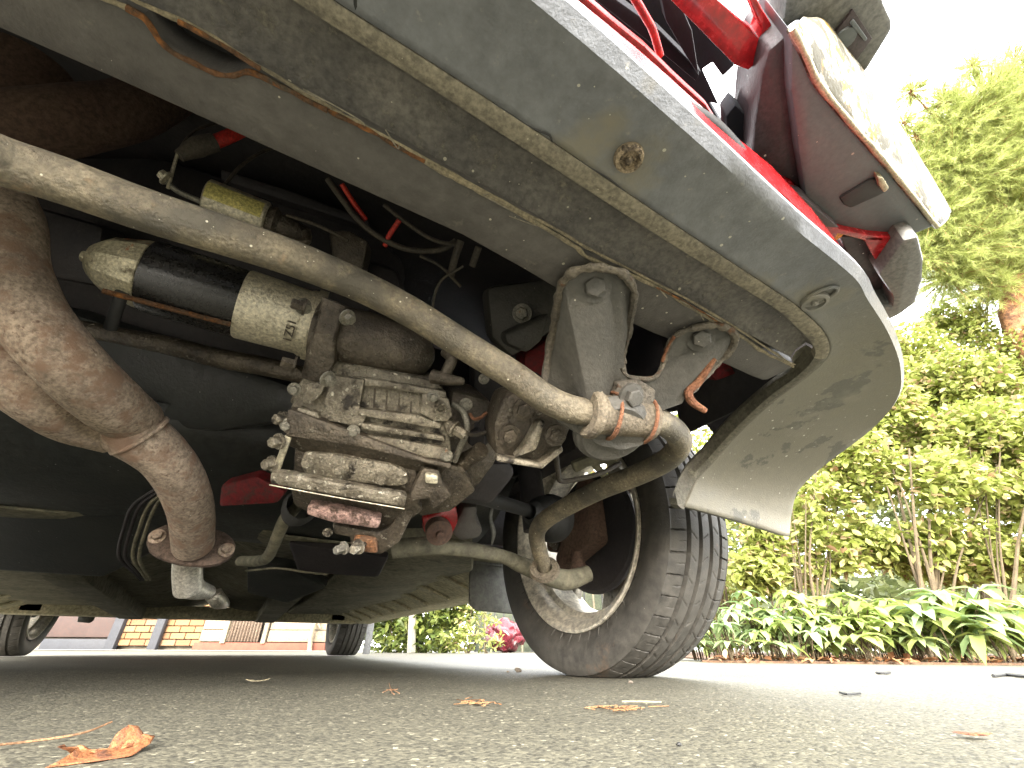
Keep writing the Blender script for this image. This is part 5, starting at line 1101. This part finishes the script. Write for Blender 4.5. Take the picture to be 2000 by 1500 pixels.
# conifer
cl = []
for u, v, r in ((1800, 330, .30), (1860, 250, .40), (1930, 200, .42), (1980, 300, .5), (1900, 360, .5), (1830, 430, .38), (1960, 440, .5), (1880, 480, .45), (2060, 260, .6), (2080, 420, .6), (1850, 540, .36), (1930, 560, .4), (1840, 200, .22), (1900, 130, .18), (1980, 120, .2), (1790, 270, .16), (2050, 560, .5), (1780, 400, .24), (1800, 500, .3), (1765, 240, .12), (2120, 150, .5), (1765, 330, .22), (1780, 180, .2), (1820, 420, .4), (1860, 330, .45), (1900, 250, .45), (1950, 360, .5), (1990, 220, .5), (1850, 480, .4), (1990, 520, .4)):
    cl.append((tuple(V(u, v, 4.4)), r))
tb = GU(2420, 3.6, 0); tree_root = tb.copy()
ct = empty('conifer_tree', tree_root, label='feathery light green conifer overhanging at the upper right', cat='tree')
tk = [tb, tb.lerp(V(2000, 640, 4.2), .5), V(1995, 650, 4.2), V(1985, 560, 4.3), V(2030, 440, 4.5), V(2060, 200, 4.8)]
o = tube('trunk', [p-tree_root for p in tk], [.17, .14, .11, .09, .07, .04], M_bark, ct, 14, 5, True, .15)
P0, D0 = [], []
bm = bmesh.new()
cc = [np.array(c) for c, _ in cl]; tcen = np.array(V(2030, 440, 4.5))
for c, r in cl:
    c = np.array(c); s = tcen+(np.array(V(1990, 560, 4.3))-tcen)*rg.rand()
    tube_bm(bm, [Vector(s)-tree_root, Vector((s+c)/2+np.array([0, 0, .06]))-tree_root, Vector(c)-tree_root], [.028, .018, .007], 6, 4)
    nb = int(150*r/.4*r/.4)+40
    for k in range(nb):
        d = rg.normal(size=3); d /= np.linalg.norm(d); e = c+d*r*(.45+.75*rg.rand()); b_ = c+(e-c)*rg.uniform(.1, .5); dd = e-b_; L0 = np.linalg.norm(dd)
        if k % 3 == 0: tube_bm(bm, [Vector(c+(b_-c)*.1)-tree_root, Vector(b_)-tree_root, Vector(e)-tree_root], [.006, .004, .002], 4, 2, False)
        m = max(6, int(L0/.010)); t_ = rg.rand(m*3)[:, None]; P0.append(b_+dd*t_); nd = rg.normal(size=(m*3, 3))*.55+dd/L0; D0.append(nd)
bm_obj('branch', bm, M_bark, ct, kind='stuff')
P0 = np.concatenate(P0); D0 = np.concatenate(D0); n = len(P0); D0 /= np.linalg.norm(D0, axis=1)[:, None]; Sd = np.cross(D0, rg.normal(size=(n, 3))); Sd /= np.linalg.norm(Sd, axis=1)[:, None]
Ln = (.045+.05*rg.rand(n))[:, None]; a = P0-np.array(tree_root); co = np.stack([a-Sd*.0022, a+Sd*.0022, a+D0*Ln], 1).reshape(-1, 3); F = (np.arange(n)*3)[:, None]+np.array([[0, 1, 2]])
o = bpy.data.objects.new('crown', fast_mesh('crown', co, F, ML_con)); link(o, ct, kind='stuff')
# leaf litter on the bed
n = 900; uu = rg.uniform(1400, 2400, n); ff = rg.uniform(1.9, 3.2, n)
lp = np.array([GU(a, b, .012) for a, b in zip(uu, ff)]); co, F = leaves_np(lp, rand_dirs(n, 0)*np.array([1, 1, .3]), normals(n, 2), .03+.02*rg.rand(n), .018+.01*rg.rand(n))
o = bpy.data.objects.new('leaf_litter', fast_mesh('leaf_litter', co, F, leaf_mat('litter_leaf', [(0, (.10, .045, .02)), (.5, (.2, .09, .04)), (1, (.32, .2, .1))], .1))); link(o, None, 'brown fallen leaves lying under the low plants', 'leaf litter', kind='stuff')
# distant hedge mass closing the horizon outside the car
p = []
for k in range(26):
    a = -2.6+k*.21
    p.append((a, 15+2*rnd.random()))
hp = []
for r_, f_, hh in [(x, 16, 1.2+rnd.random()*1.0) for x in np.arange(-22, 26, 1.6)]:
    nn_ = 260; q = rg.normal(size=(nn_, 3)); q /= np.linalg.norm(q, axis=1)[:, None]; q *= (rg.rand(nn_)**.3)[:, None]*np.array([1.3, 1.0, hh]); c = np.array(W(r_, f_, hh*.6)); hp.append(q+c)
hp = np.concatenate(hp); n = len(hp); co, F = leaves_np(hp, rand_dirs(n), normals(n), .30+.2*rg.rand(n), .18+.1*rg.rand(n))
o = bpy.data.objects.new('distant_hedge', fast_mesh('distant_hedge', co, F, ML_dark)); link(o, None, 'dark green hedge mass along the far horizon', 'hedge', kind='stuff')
